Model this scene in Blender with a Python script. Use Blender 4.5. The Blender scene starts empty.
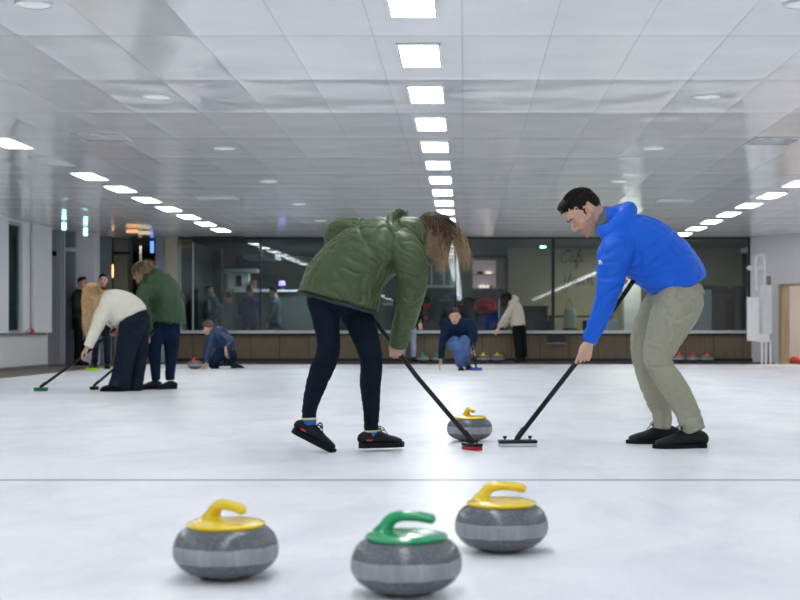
import bpy, bmesh, math, random
from mathutils import Vector, Matrix, noise
PI = math.pi
SC = bpy.context.scene
COL = SC.collection
random.seed(7)
CAMH = 0.71
K = 1.37      # all layout depths below are in units of 1.37 m; stretched to metres at the end
def V(*a): return Vector(a)
def W(px, py, Y): return Vector(((px - 465) * Y / 1000, Y, CAMH - (py - 330) * Y / 1000))

# ------------------------------------------------------------------ materials
def new_mat(name):
    m = bpy.data.materials.new(name); m.use_nodes = True
    nt = m.node_tree; b = nt.nodes['Principled BSDF']
    return m, nt, b
def N(nt, typ, **kw):
    n = nt.nodes.new(typ)
    for k, v in kw.items(): setattr(n, k, v)
    return n
def mth(nt, op, a, b=None, c=None, clamp=False):
    n = nt.nodes.new('ShaderNodeMath'); n.operation = op; n.use_clamp = clamp
    for i, v in enumerate((a, b, c)):
        if v is None: continue
        if isinstance(v, (int, float)): n.inputs[i].default_value = v
        else: nt.links.new(v, n.inputs[i])
    return n.outputs[0]
def mixc(nt, fac, a, b):
    n = nt.nodes.new('ShaderNodeMix'); n.data_type = 'RGBA'
    if isinstance(fac, (int, float)): n.inputs[0].default_value = fac
    else: nt.links.new(fac, n.inputs[0])
    for k, v in ((6, a), (7, b)):
        if isinstance(v, tuple): n.inputs[k].default_value = v if len(v) == 4 else (*v, 1)
        else: nt.links.new(v, n.inputs[k])
    return n.outputs[2]
def noise_tex(nt, scale, detail=3, coord='Object', sc=None, rough=.5, dist=0):
    tc = N(nt, 'ShaderNodeTexCoord'); out = tc.outputs[coord]
    if sc:
        mp = N(nt, 'ShaderNodeMapping'); mp.inputs['Scale'].default_value = sc
        nt.links.new(out, mp.inputs[0]); out = mp.outputs[0]
    n = N(nt, 'ShaderNodeTexNoise'); n.inputs['Scale'].default_value = scale
    n.inputs['Detail'].default_value = detail; n.inputs['Roughness'].default_value = rough
    n.inputs['Distortion'].default_value = dist
    nt.links.new(out, n.inputs['Vector']); return n.outputs[0]
def ramp(nt, fac, stops):
    r = N(nt, 'ShaderNodeValToRGB'); nt.links.new(fac, r.inputs[0])
    el = r.color_ramp.elements
    while len(el) < len(stops): el.new(.5)
    for e, (p, c) in zip(el, stops): e.position = p; e.color = (*c, 1) if len(c) == 3 else c
    return r.outputs[0]
def mat(name, col, rough=.6, metal=0, var=.12, scale=8, bump=0, bscale=60, sc=None, spec=.5, sheen=0, coat=0, emit=0):
    m, nt, b = new_mat(name)
    n = noise_tex(nt, scale, 4, sc=sc)
    c0 = tuple(max(0, x * (1 - var)) for x in col); c1 = tuple(min(1, x * (1 + var)) for x in col)
    nt.links.new(ramp(nt, n, [(.3, c0), (.7, c1)]), b.inputs['Base Color'])
    b.inputs['Roughness'].default_value = rough; b.inputs['Metallic'].default_value = metal
    b.inputs['Specular IOR Level'].default_value = spec
    b.inputs['Sheen Weight'].default_value = sheen; b.inputs['Coat Weight'].default_value = coat
    if emit:
        b.inputs['Emission Color'].default_value = (*col, 1); b.inputs['Emission Strength'].default_value = emit
    if bump:
        bp = N(nt, 'ShaderNodeBump'); bp.inputs['Strength'].default_value = bump; bp.inputs['Distance'].default_value = .01
        nt.links.new(noise_tex(nt, bscale, 3, sc=sc), bp.inputs['Height']); nt.links.new(bp.outputs[0], b.inputs['Normal'])
    return m
def emis(name, col, s):
    m, nt, b = new_mat(name)
    b.inputs['Base Color'].default_value = (*col, 1)
    b.inputs['Emission Color'].default_value = (*col, 1); b.inputs['Emission Strength'].default_value = s
    return m

M = {}
M['lamp'] = emis('light_diffuser', (.96, .98, 1.0), 11.0)
M['lamp_off'] = mat('diffuser_off', (.8, .82, .84), .4, var=.03)
M['lamp_frame'] = mat('lamp_frame', (.72, .74, .76), .35, .3, var=.03)
M['down'] = emis('downlight_face', (.95, .97, 1.0), .1)
M['white_metal'] = mat('white_metal', (.86, .87, .88), .35, .1, var=.03)
M['grill'] = mat('vent_grey', (.5, .52, .54), .5, var=.05)
M['vent_dark'] = mat('vent_dark', (.03, .03, .035), .7)
M['parka'] = mat('green_nylon', (.054, .088, .028), .45, var=.08, scale=3, bump=.12, bscale=25)
M['parka_in'] = mat('dark_lining', (.012, .02, .03), .7)
M['denim_black'] = mat('blue_black_denim', (.006, .012, .022), .85, var=.3, scale=9, bump=.15, bscale=90, spec=.12)
M['denim_dark'] = mat('dark_denim', (.010, .018, .03), .85, spec=.15, var=.3, scale=8, bump=.15, bscale=70)
M['denim_navy'] = mat('navy_denim', (.007, .019, .048), .85, spec=.15, var=.3, scale=8)
M['denim_blue'] = mat('blue_denim', (.07, .14, .33), .8, var=.3, scale=7)
M['denim_light'] = mat('light_denim', (.28, .36, .52), .8, var=.2, scale=7)
M['khaki'] = mat('khaki_cotton', (.36, .36, .275), .85, var=.06, scale=5, bump=.12, bscale=45, spec=.3)
M['blue'] = mat('bright_blue_shell', (.002, .125, .74), .5, var=.06, scale=4, bump=.08, bscale=22, spec=.35)
M['navy'] = mat('navy_fabric', (.006, .019, .052), .8, spec=.15, var=.3, scale=12)
M['puffer'] = mat('navy_puffer', (.012, .035, .11), .45, var=.3, scale=12)
M['cream'] = mat('cream_knit', (.80, .765, .64), .9, var=.05, scale=30, bump=.3, bscale=120, sheen=.3)
M['fleece'] = mat('beige_fleece', (.60, .54, .45), .95, var=.1, scale=25, bump=.4, bscale=60, sheen=.3)
M['black_cloth'] = mat('black_cloth', (.005, .006, .007), .9, var=.3, spec=.2)
M['dark_green'] = mat('dark_green_cloth', (.012, .022, .012), .8, var=.3)
M['coat_green'] = mat('bottle_green_nylon', (.028, .075, .028), .5, var=.12, scale=4, bump=.1, bscale=20)
M['orange'] = mat('orange_fabric', (.75, .16, .03), .8)
M['violet'] = mat('violet_fabric', (.09, .06, .22), .8)
M['grey_cloth'] = mat('grey_cloth', (.14, .17, .2), .85)
M['slate'] = mat('slate_blue_cloth', (.05, .085, .13), .85)
M['royal'] = mat('royal_blue_cloth', (.006, .018, .16), .8)
M['skin'] = mat('skin', (.66, .40, .29), .5, var=.06, scale=12, spec=.35)
M['skin_w'] = mat('pale_skin', (.68, .43, .33), .5, var=.05, scale=12, spec=.35)
M['lip'] = mat('lips', (.5, .2, .16), .45)
M['stubble'] = mat('stubble_skin', (.44, .27, .195), .65, var=.15, scale=60)
M['eye'] = mat('eye_white', (.45, .4, .37), .2, var=.02)
M['iris'] = mat('iris', (.03, .02, .012), .2)
M['hair_brown'] = mat('dark_brown_hair', (.012, .008, .005), .6, var=.4, scale=40, spec=.2)
M['hair_mid'] = mat('brown_hair', (.17, .105, .058), .45, var=.3, scale=30)
M['hair_root'] = mat('ash_brown_hair', (.06, .04, .026), .55, var=.3, scale=30, spec=.3)
M['hair_tip'] = mat('blond_hair_tip', (.42, .3, .17), .45, var=.2, scale=30)
M['hair_blond'] = mat('golden_blond_hair', (.6, .38, .16), .45, var=.2, scale=30)
M['hair_blond2'] = mat('pale_blond_hair', (.75, .54, .3), .45, var=.2, scale=30)
M['hair_grey'] = mat('grey_hair', (.035, .03, .027), .7, var=.3, scale=60, spec=.2)
M['wool'] = mat('brown_wool_knit', (.09, .075, .055), .95, var=.3, scale=60, bump=.4, bscale=80)
M['leather'] = mat('black_leather', (.006, .009, .012), .55, spec=.25, var=.2, scale=10, bump=.15, bscale=50)
M['rubber'] = mat('black_rubber', (.006, .009, .012), .7, spec=.2, var=.2)
M['red_tab'] = mat('red_tab', (.5, .03, .03), .6)
M['sock'] = mat('blue_sock', (.03, .15, .4), .85)
M['sock_y'] = mat('lime_sock', (.65, .6, .3), .85)
M['carbon'] = mat('black_carbon', (.005, .006, .008), .35, var=.1, spec=.35)
M['red_pad'] = mat('red_fabric_pad', (.5, .02, .035), .8)
M['white_pad'] = mat('pale_pad', (.6, .63, .65), .85)
M['green_pad'] = mat('green_plastic', (.01, .2, .09), .5)
M['blue_pad'] = mat('blue_plastic', (.03, .07, .35), .5)
M['neon'] = mat('neon_yellow_plastic', (.5, .85, .03), .5)
M['yellow'] = mat('yellow_plastic', (.86, .62, .012), .22, var=.03, coat=.4)
M['green'] = mat('green_plastic_handle', (.0, .34, .125), .22, var=.03, coat=.4)
M['red'] = mat('red_plastic', (.72, .04, .025), .25, var=.03, coat=.4)
M['white_text'] = mat('pale_mark', (.8, .84, .88), .6, var=.02)
M['glass_dark'] = mat('dark_window_glass', (.012, .04, .045), .06, var=.1)
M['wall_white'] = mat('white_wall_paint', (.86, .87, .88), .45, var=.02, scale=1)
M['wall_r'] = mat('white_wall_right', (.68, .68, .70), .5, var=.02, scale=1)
M['ledge'] = mat('grey_stone_ledge', (.2, .2, .21), .5)
M['col_white'] = mat('white_column_paint', (.84, .86, .9), .4, var=.03, scale=1)
M['panel_blue'] = mat('blue_grey_panel', (.26, .30, .36), .4, var=.04, scale=1)
M['door_grey'] = mat('grey_door_paint', (.46, .49, .53), .4, var=.04, scale=1)
M['olive'] = mat('olive_column', (.27, .265, .2), .5, var=.06, scale=2)
M['creamcol'] = mat('cream_column', (.58, .54, .42), .5, var=.05, scale=2)
M['dark_wall'] = mat('dark_hall_wall', (.02, .022, .022), .6, var=.2, scale=1)
M['lounge_wall'] = mat('lounge_grey_wall', (.05, .062, .062), .7, var=.2, scale=.8)
M['beige_wall'] = mat('beige_cafe_wall', (.34, .31, .215), .8, var=.06, scale=.8)
M['lounge_floor'] = mat('lounge_floor', (.06, .05, .04), .5)
M['lounge_ceil'] = mat('lounge_ceiling', (.08, .09, .095), .7)
M['walk'] = mat('brown_walkway', (.17, .14, .115), .7, var=.1, scale=3)
M['black_trim'] = mat('black_bumper', (.012, .014, .014), .55)
M['sill'] = mat('aluminium_sill', (.48, .5, .5), .4, .3, var=.05)
M['mullion'] = mat('dark_mullion', (.015, .02, .022), .4, .3)
M['tan_wood'] = mat('tan_wood_frame', (.42, .32, .2), .5, sc=(1, 1, .1), scale=20)
M['pinkroom'] = mat('pale_pink_plaster', (.62, .57, .55), .7, var=.03, scale=1)
M['script'] = mat('grey_lettering', (.09, .085, .07), .8)
M['brownwood'] = mat('dark_brown_wood', (.05, .032, .022), .4, sc=(1, 1, .1), scale=12)
M['dark_fab'] = mat('charcoal_fabric', (.02, .02, .022), .85)
M['chrome'] = mat('chrome', (.6, .6, .62), .2, .9, var=.02)
M['warm'] = emis('warm_lamp', (1.0, .55, .2), 1.6)
M['cyan'] = emis('cyan_sign', (.45, .9, 1.0), 1.8)
M['exitgreen'] = emis('green_exit', (.45, 1.0, .85), 5)
M['violetlamp'] = emis('violet_lamp', (.45, .3, 1.0), 1.0)
M['case_glow'] = emis('case_glow', (.75, .55, .55), .1)
M['cup_glow'] = emis('cup_glow', (1.0, .85, .75), .5)  # emission put on the cups so they look lit; no lamps
M['frame_grey'] = mat('grey_frame', (.25, .28, .28), .5)
M['yellow_post'] = mat('yellow_post', (.5, .33, .04), .5)
M['red_cloth'] = mat('red_cloth', (.55, .02, .025), .8, var=.2)
M['tote'] = mat('canvas_tote', (.38, .4, .34), .85)

def granite():
    m, nt, b = new_mat('granite')
    tc = N(nt, 'ShaderNodeTexCoord'); sp = N(nt, 'ShaderNodeSeparateXYZ'); nt.links.new(tc.outputs['Object'], sp.inputs[0])
    z = sp.outputs[2]
    n1 = noise_tex(nt, 260, 2); n2 = noise_tex(nt, 30, 4)
    dark = mixc(nt, 1.0, ramp(nt, n1, [(.35, (.055, .063, .072)), (.6, (.135, .147, .165)), (.72, (.28, .30, .32))]), (0, 0, 0))
    dk = ramp(nt, n1, [(.35, (.07, .08, .09)), (.58, (.145, .158, .175)), (.72, (.28, .30, .32))])
    vert = noise_tex(nt, 40, 4, sc=(1, 1, .12))
    lt = ramp(nt, vert, [(.3, (.24, .255, .28)), (.7, (.36, .38, .41))])
    wob = mth(nt, 'MULTIPLY', mth(nt, 'SUBTRACT', n2, .5), .008)
    zz = mth(nt, 'ADD', z, wob)
    a = mth(nt, 'GREATER_THAN', zz, .052); c = mth(nt, 'LESS_THAN', zz, .094)
    band = mth(nt, 'MULTIPLY', a, c)
    nt.links.new(mixc(nt, band, dk, lt), b.inputs['Base Color'])
    nt.links.new(mth(nt, 'ADD', mth(nt, 'MULTIPLY', band, .4), .2), b.inputs['Roughness'])
    bp = N(nt, 'ShaderNodeBump'); bp.inputs['Strength'].default_value = .15; bp.inputs['Distance'].default_value = .002
    nt.links.new(n1, bp.inputs['Height']); nt.links.new(bp.outputs[0], b.inputs['Normal'])
    return m
M['granite'] = granite()

def ice():
    m, nt, b = new_mat('ice')
    tc = N(nt, 'ShaderNodeTexCoord'); sp = N(nt, 'ShaderNodeSeparateXYZ'); nt.links.new(tc.outputs['Object'], sp.inputs[0])
    x, y = sp.outputs[0], sp.outputs[1]
    cl = noise_tex(nt, .9, 5, dist=1.5, rough=.6)
    base = ramp(nt, cl, [(.3, (.80, .815, .865)), (.5, (.87, .877, .91)), (.7, (.915, .92, .94))])
    # thin scuffs and cracks in the surface
    def scuff(sc, scale, th, w):
        n = noise_tex(nt, scale, 4, sc=sc, dist=1.2, rough=.6)
        d = mth(nt, 'ABSOLUTE', mth(nt, 'SUBTRACT', n, th))
        return mth(nt, 'SUBTRACT', 1.0, mth(nt, 'DIVIDE', d, w), clamp=True)
    s1 = scuff((1.6, .35, 1), 1.3, .5, .022); s2 = scuff((.9, .6, 1), 2.1, .52, .016)
    mask = ramp(nt, noise_tex(nt, .8, 3), [(.45, (0, 0, 0)), (.65, (1, 1, 1))])
    sc_ = mth(nt, 'MULTIPLY', mth(nt, 'MAXIMUM', s1, s2), mask)
    c = mixc(nt, mth(nt, 'MULTIPLY', sc_, .16), base, (.5, .55, .62))
    patch = ramp(nt, noise_tex(nt, 1.6, 6, sc=(1, .5, 1), dist=.6, rough=.65), [(.46, (0, 0, 0)), (.78, (1, 1, 1))])
    c = mixc(nt, mth(nt, 'MULTIPLY', patch, .5), c, (.5, .55, .62))
    # painted line across all the sheets
    l = mth(nt, 'LESS_THAN', mth(nt, 'ABSOLUTE', mth(nt, 'SUBTRACT', y, 4.735 * K)), .026 * K)
    c = mixc(nt, mth(nt, 'MULTIPLY', l, .72), c, (.16, .18, .22))
    # faded red rings at the far end
    for cx in (-4.3, 0.0, 4.6):
        dx = mth(nt, 'SUBTRACT', x, cx); dy = mth(nt, 'SUBTRACT', y, 19.1 * K)
        r = mth(nt, 'SQRT', mth(nt, 'ADD', mth(nt, 'MULTIPLY', dx, dx), mth(nt, 'MULTIPLY', dy, dy)))
        ring = mth(nt, 'LESS_THAN', mth(nt, 'ABSOLUTE', mth(nt, 'SUBTRACT', r, 1.35)), .17)
        c = mixc(nt, mth(nt, 'MULTIPLY', ring, .30), c, (.6, .1, .08))
    nt.links.new(c, b.inputs['Base Color'])
    b.inputs['Roughness'].default_value = .36
    b.inputs['Specular IOR Level'].default_value = .35
    bp = N(nt, 'ShaderNodeBump'); bp.inputs['Strength'].default_value = .25; bp.inputs['Distance'].default_value = .004
    nt.links.new(noise_tex(nt, 45, 3), bp.inputs['Height']); nt.links.new(bp.outputs[0], b.inputs['Normal'])
    return m
M['ice'] = ice()

def ceiling_mat():
    m, nt, b = new_mat('metal_ceiling_tile')
    tc = N(nt, 'ShaderNodeTexCoord'); sp = N(nt, 'ShaderNodeSeparateXYZ'); nt.links.new(tc.outputs['Object'], sp.inputs[0])
    x, y = sp.outputs[0], sp.outputs[1]
    u = mth(nt, 'DIVIDE', mth(nt, 'ADD', x, 12.02), .6); v = mth(nt, 'DIVIDE', mth(nt, 'ADD', y, 36.44 * K), 1.2 * K)
    fu, fv = mth(nt, 'FRACT', u), mth(nt, 'FRACT', v)
    au = mth(nt, 'ABSOLUTE', mth(nt, 'SUBTRACT', mth(nt, 'MULTIPLY', fu, 2), 1)); av = mth(nt, 'ABSOLUTE', mth(nt, 'SUBTRACT', mth(nt, 'MULTIPLY', fv, 2), 1))
    gu = mth(nt, 'GREATER_THAN', au, .986); gv = mth(nt, 'GREATER_THAN', av, .985)
    gap = mth(nt, 'MAXIMUM', gu, gv)
    # per-tile id
    cb = N(nt, 'ShaderNodeCombineXYZ'); nt.links.new(mth(nt, 'FLOOR', u), cb.inputs[0]); nt.links.new(mth(nt, 'FLOOR', v), cb.inputs[1])
    wn = N(nt, 'ShaderNodeTexWhiteNoise'); wn.noise_dimensions = '2D'; nt.links.new(cb.outputs[0], wn.inputs['Vector'])
    rnd = wn.outputs['Value']; sc2 = N(nt, 'ShaderNodeSeparateColor'); nt.links.new(wn.outputs['Color'], sc2.inputs[0])
    # perforation: a fine grid of small holes
    def wave(c, per): return mth(nt, 'SINE', mth(nt, 'MULTIPLY', c, 2 * PI / per))
    holes = mth(nt, 'MULTIPLY', mth(nt, 'GREATER_THAN', wave(x, .016), .35), mth(nt, 'GREATER_THAN', wave(y, .016), .2))
    base = mixc(nt, rnd, (.86, .875, .89), (.90, .91, .92))
    c = mixc(nt, mth(nt, 'MULTIPLY', holes, .3), base, (.4, .41, .43))
    c = mixc(nt, mth(nt, 'MULTIPLY', gap, .24), c, (.2, .21, .22))
    nt.links.new(c, b.inputs['Base Color'])
    b.inputs['Roughness'].default_value = .09
    b.inputs['Specular IOR Level'].default_value = .55
    # pillow, tilt and slow ripples of the thin sheet metal
    p4 = mth(nt, 'ADD', mth(nt, 'POWER', au, 5.0), mth(nt, 'POWER', av, 6.0))
    h = mth(nt, 'MULTIPLY', p4, .17)
    h = mth(nt, 'ADD', h, mth(nt, 'MULTIPLY', mth(nt, 'MULTIPLY', fu, mth(nt, 'SUBTRACT', sc2.outputs[0], .5)), .22))
    h = mth(nt, 'ADD', h, mth(nt, 'MULTIPLY', mth(nt, 'MULTIPLY', fv, mth(nt, 'SUBTRACT', sc2.outputs[1], .5)), .35))
    h = mth(nt, 'ADD', h, mth(nt, 'MULTIPLY', noise_tex(nt, 1.6, 1), .45))
    h = mth(nt, 'SUBTRACT', h, mth(nt, 'MULTIPLY', gap, .1))
    bp = N(nt, 'ShaderNodeBump'); bp.inputs['Strength'].default_value = .7; bp.inputs['Distance'].default_value = .03
    nt.links.new(h, bp.inputs['Height']); nt.links.new(bp.outputs[0], b.inputs['Normal'])
    return m
M['ceiling'] = ceiling_mat()

def panel_wood():
    m, nt, b = new_mat('brown_board_panels')
    tc = N(nt, 'ShaderNodeTexCoord'); sp = N(nt, 'ShaderNodeSeparateXYZ'); nt.links.new(tc.outputs['Object'], sp.inputs[0])
    f = mth(nt, 'FRACT', mth(nt, 'DIVIDE', mth(nt, 'ADD', sp.outputs[0], 20.1), .62))
    gap = mth(nt, 'LESS_THAN', f, .03)
    n = noise_tex(nt, 6, 5, sc=(4, 1, .5)); n2 = noise_tex(nt, .6, 2)
    c = ramp(nt, n, [(.3, (.125, .088, .05)), (.7, (.19, .138, .082))])
    c = mixc(nt, mth(nt, 'MULTIPLY', n2, .5), c, (.12, .10, .06))
    c = mixc(nt, gap, c, (.05, .04, .03))
    nt.links.new(c, b.inputs['Base Color']); b.inputs['Roughness'].default_value = .5
    return m
M['board'] = panel_wood()

def window_glass():
    m, nt, b = new_mat('rink_window_glass'); nt.nodes.remove(b)
    out = [n for n in nt.nodes if n.type == 'OUTPUT_MATERIAL'][0]
    t = N(nt, 'ShaderNodeBsdfTransparent'); t.inputs[0].default_value = (.86, .93, .93, 1)
    g = N(nt, 'ShaderNodeBsdfGlossy'); g.inputs['Roughness'].default_value = .02; g.inputs[0].default_value = (1, 1, 1, 1)
    fr = N(nt, 'ShaderNodeFresnel'); fr.inputs[0].default_value = 1.5
    fac = mth(nt, 'ADD', mth(nt, 'MULTIPLY', fr.outputs[0], .8), .004, clamp=True)
    mx = N(nt, 'ShaderNodeMixShader'); nt.links.new(fac, mx.inputs[0]); nt.links.new(t.outputs[0], mx.inputs[1]); nt.links.new(g.outputs[0], mx.inputs[2])
    nt.links.new(mx.outputs[0], out.inputs[0]); return m
M['glass'] = window_glass()

# ------------------------------------------------------------------ object helpers
def link_mesh(name, me, material, parent=None, smooth=True):
    o = bpy.data.objects.new(name, me); COL.objects.link(o)
    if parent: o.parent = parent
    if material and not me.materials: me.materials.append(material)
    if smooth:
        for p in me.polygons: p.use_smooth = True
    return o
def obj(name, bm, material, parent=None, smooth=False, bevel=0):
    me = bpy.data.meshes.new(name); bmesh.ops.recalc_face_normals(bm, faces=bm.faces); bm.to_mesh(me); bm.free()
    o = link_mesh(name, me, material, parent, smooth)
    if bevel:
        md = o.modifiers.new('bevel', 'BEVEL'); md.width = bevel; md.segments = 2; md.limit_method = 'ANGLE'
    return o
def tag(o, label=None, cat=None, group=None, kind=None):
    if label: o['label'] = label
    if cat: o['category'] = cat
    if group: o['group'] = group
    if kind: o['kind'] = kind
    return o
def empty(name, loc, label, cat, group=None, rz=0):
    o = bpy.data.objects.new(name, None); COL.objects.link(o); o.location = loc; o.rotation_euler = (0, 0, rz)
    o.empty_display_size = .1
    return tag(o, label, cat, group)
def copy_tree(o, parent=None):
    c = o.copy(); COL.objects.link(c); c.parent = parent
    for ch in o.children: copy_tree(ch, c)
    return c
def box(bm, a, b, mtx=None):
    a, b = Vector(a), Vector(b)
    vs = [bm.verts.new((x, y, z)) for x in (a.x, b.x) for y in (a.y, b.y) for z in (a.z, b.z)]
    if mtx:
        for v in vs: v.co = mtx @ v.co
    for f in ((0, 1, 3, 2), (4, 6, 7, 5), (0, 4, 5, 1), (2, 3, 7, 6), (0, 2, 6, 4), (1, 5, 7, 3)):
        bm.faces.new([vs[i] for i in f])
def B(name, a, b, m, parent=None, bevel=0, extra=()):
    bm = bmesh.new(); box(bm, a, b)
    for (p, q) in extra: box(bm, p, q)
    return obj(name, bm, m, parent, bevel=bevel)
def S(name, a, b, m, bevel=0, extra=()):
    return tag(B(name, a, b, m, bevel=bevel, extra=extra), kind='structure')
def prism(bm, pts, z0, z1):
    lo = [bm.verts.new((x, y, z0)) for x, y in pts]; hi = [bm.verts.new((x, y, z1)) for x, y in pts]
    bm.faces.new(lo[::-1]); bm.faces.new(hi)
    for i in range(len(pts)):
        j = (i + 1) % len(pts); bm.faces.new((lo[i], lo[j], hi[j], hi[i]))
def lathe(bm, prof, n=48, c=(0, 0, 0)):
    rings = []
    for r, z in prof:
        if r < 1e-6: rings.append([bm.verts.new((c[0], c[1], c[2] + z))])
        else: rings.append([bm.verts.new((c[0] + r * math.cos(2 * PI * k / n), c[1] + r * math.sin(2 * PI * k / n), c[2] + z)) for k in range(n)])
    for A, Bq in zip(rings, rings[1:]):
        for k in range(n):
            j = (k + 1) % n
            if len(A) == 1: bm.faces.new((A[0], Bq[k], Bq[j]))
            elif len(Bq) == 1: bm.faces.new((A[k], A[j], Bq[0]))
            else: bm.faces.new((A[k], A[j], Bq[j], Bq[k]))

def catmull(pts, sub):
    P = [pts[0]] + list(pts) + [pts[-1]]; out = []
    for i in range(1, len(P) - 2):
        for s in range(sub):
            t = s / sub; o = []
            for c in range(len(pts[0])):
                p0, p1, p2, p3 = P[i-1][c], P[i][c], P[i+1][c], P[i+2][c]
                o.append(.5 * ((2*p1) + (-p0+p2)*t + (2*p0-5*p1+4*p2-p3)*t*t + (-p0+3*p1-3*p2+p3)*t*t*t))
            out.append(o)
    out.append(list(pts[-1])); return out
def loft(bm, pts, side=(0, 1, 0), n=18, sub=4, dome=(.6, .6)):
    """pts: (Vector, r_side, r_other); closed tube with rounded ends"""
    side = Vector(side)
    q = catmull([(p[0].x, p[0].y, p[0].z, p[1], p[2]) for p in pts], sub if len(pts) > 2 else 1)
    C = [Vector(a[:3]) for a in q]; R = [(max(a[3], .001), max(a[4], .001)) for a in q]
    T = []
    for i in range(len(C)):
        t = C[min(i+1, len(C)-1)] - C[max(i-1, 0)]
        T.append(t.normalized() if t.length > 1e-9 else V(0, 0, 1))
    secs = []
    def add(c, t, r1, r2):
        s = side - t * side.dot(t)
        if s.length < 1e-3: s = t.orthogonal()
        s.normalize(); u = t.cross(s)
        secs.append([bm.verts.new(c + s * (r1 * math.cos(2*PI*k/n)) + u * (r2 * math.sin(2*PI*k/n))) for k in range(n)])
    for k in (.95, .75, .42):
        if dome[0]: add(C[0] - T[0] * dome[0] * min(R[0]) * k, T[0], R[0][0] * math.sqrt(1-k*k), R[0][1] * math.sqrt(1-k*k))
    for c, t, r in zip(C, T, R): add(c, t, *r)
    for k in (.42, .75, .95):
        if dome[1]: add(C[-1] + T[-1] * dome[1] * min(R[-1]) * k, T[-1], R[-1][0] * math.sqrt(1-k*k), R[-1][1] * math.sqrt(1-k*k))
    for a, b in zip(secs, secs[1:]):
        for k in range(n):
            j = (k+1) % n; bm.faces.new((a[k], a[j], b[j], b[k]))
    bm.faces.new(secs[0][::-1]); bm.faces.new(secs[-1])
def tube(bm, pts, r, n=12, sub=3, dome=(.5, .5), side=(0, 1, .013)):
    pts = [Vector(p) for p in pts]
    rs = r if isinstance(r, (list, tuple)) else [r] * len(pts)
    loft(bm, [(p, a, a) for p, a in zip(pts, rs)], side, n, sub, dome)
def ell(bm, c, r, mtx=None, n=16, m=10):
    c = Vector(c); rot = mtx or Matrix.Identity(3)
    top = bm.verts.new(c + rot @ V(0, 0, r[2])); bot = bm.verts.new(c + rot @ V(0, 0, -r[2])); rings = []
    for i in range(1, m):
        th = PI * i / m
        rings.append([bm.verts.new(c + rot @ V(r[0]*math.sin(th)*math.cos(2*PI*k/n), r[1]*math.sin(th)*math.sin(2*PI*k/n), r[2]*math.cos(th))) for k in range(n)])
    for k in range(n):
        j = (k+1) % n; bm.faces.new((top, rings[0][k], rings[0][j])); bm.faces.new((bot, rings[-1][j], rings[-1][k]))
    for a, b in zip(rings, rings[1:]):
        for k in range(n):
            j = (k+1) % n; bm.faces.new((a[k], b[k], b[j], a[j]))
def remesh(bm, voxel, smooth=2, fac=.5):
    bmesh.ops.recalc_face_normals(bm, faces=bm.faces)
    me = bpy.data.meshes.new('tmp'); bm.to_mesh(me); bm.free()
    o = bpy.data.objects.new('tmp', me); COL.objects.link(o)
    md = o.modifiers.new('r', 'REMESH'); md.mode = 'VOXEL'; md.voxel_size = voxel; md.adaptivity = 0
    if smooth:
        sm = o.modifiers.new('s', 'SMOOTH'); sm.iterations = smooth; sm.factor = fac
    dg = bpy.context.evaluated_depsgraph_get(); dg.update()
    out = bpy.data.meshes.new_from_object(o.evaluated_get(dg))
    bpy.data.objects.remove(o); bpy.data.meshes.remove(me)
    return out
def wrinkle(me, amp, freq=9, axis=None, k=.35, seed=0, ridge=True):
    off = V(seed * 3.7, seed * 1.3, seed * 7.1)
    a = Vector(axis).normalized() if axis else None
    nr = [v.normal.copy() for v in me.vertices]
    for v, n in zip(me.vertices, nr):
        p = v.co
        q = p - a * (p.dot(a) * (1 - k)) if a else p
        w = q + .04 * Vector(noise.noise_vector(p * 5 + off))
        x = noise.noise(w * freq + off)
        if ridge:
            x2 = noise.noise(w * freq * 1.9 - off)
            d = -amp * max(0, 1 - 4.5 * abs(x)) - amp * .55 * max(0, 1 - 4 * abs(x2)) + amp * .3 * noise.noise(q * freq * .5 + off * 2)
        else: d = amp * x
        d += amp * .25 * noise.noise(w * freq * 2.3 - off)
        v.co = p + n * d
def merge(meshes, name, mats):
    bm = bmesh.new()
    for me in meshes: bm.from_mesh(me); bpy.data.meshes.remove(me)
    out = bpy.data.meshes.new(name); bm.to_mesh(out); bm.free()
    for m in mats: out.materials.append(m)
    return out

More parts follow.
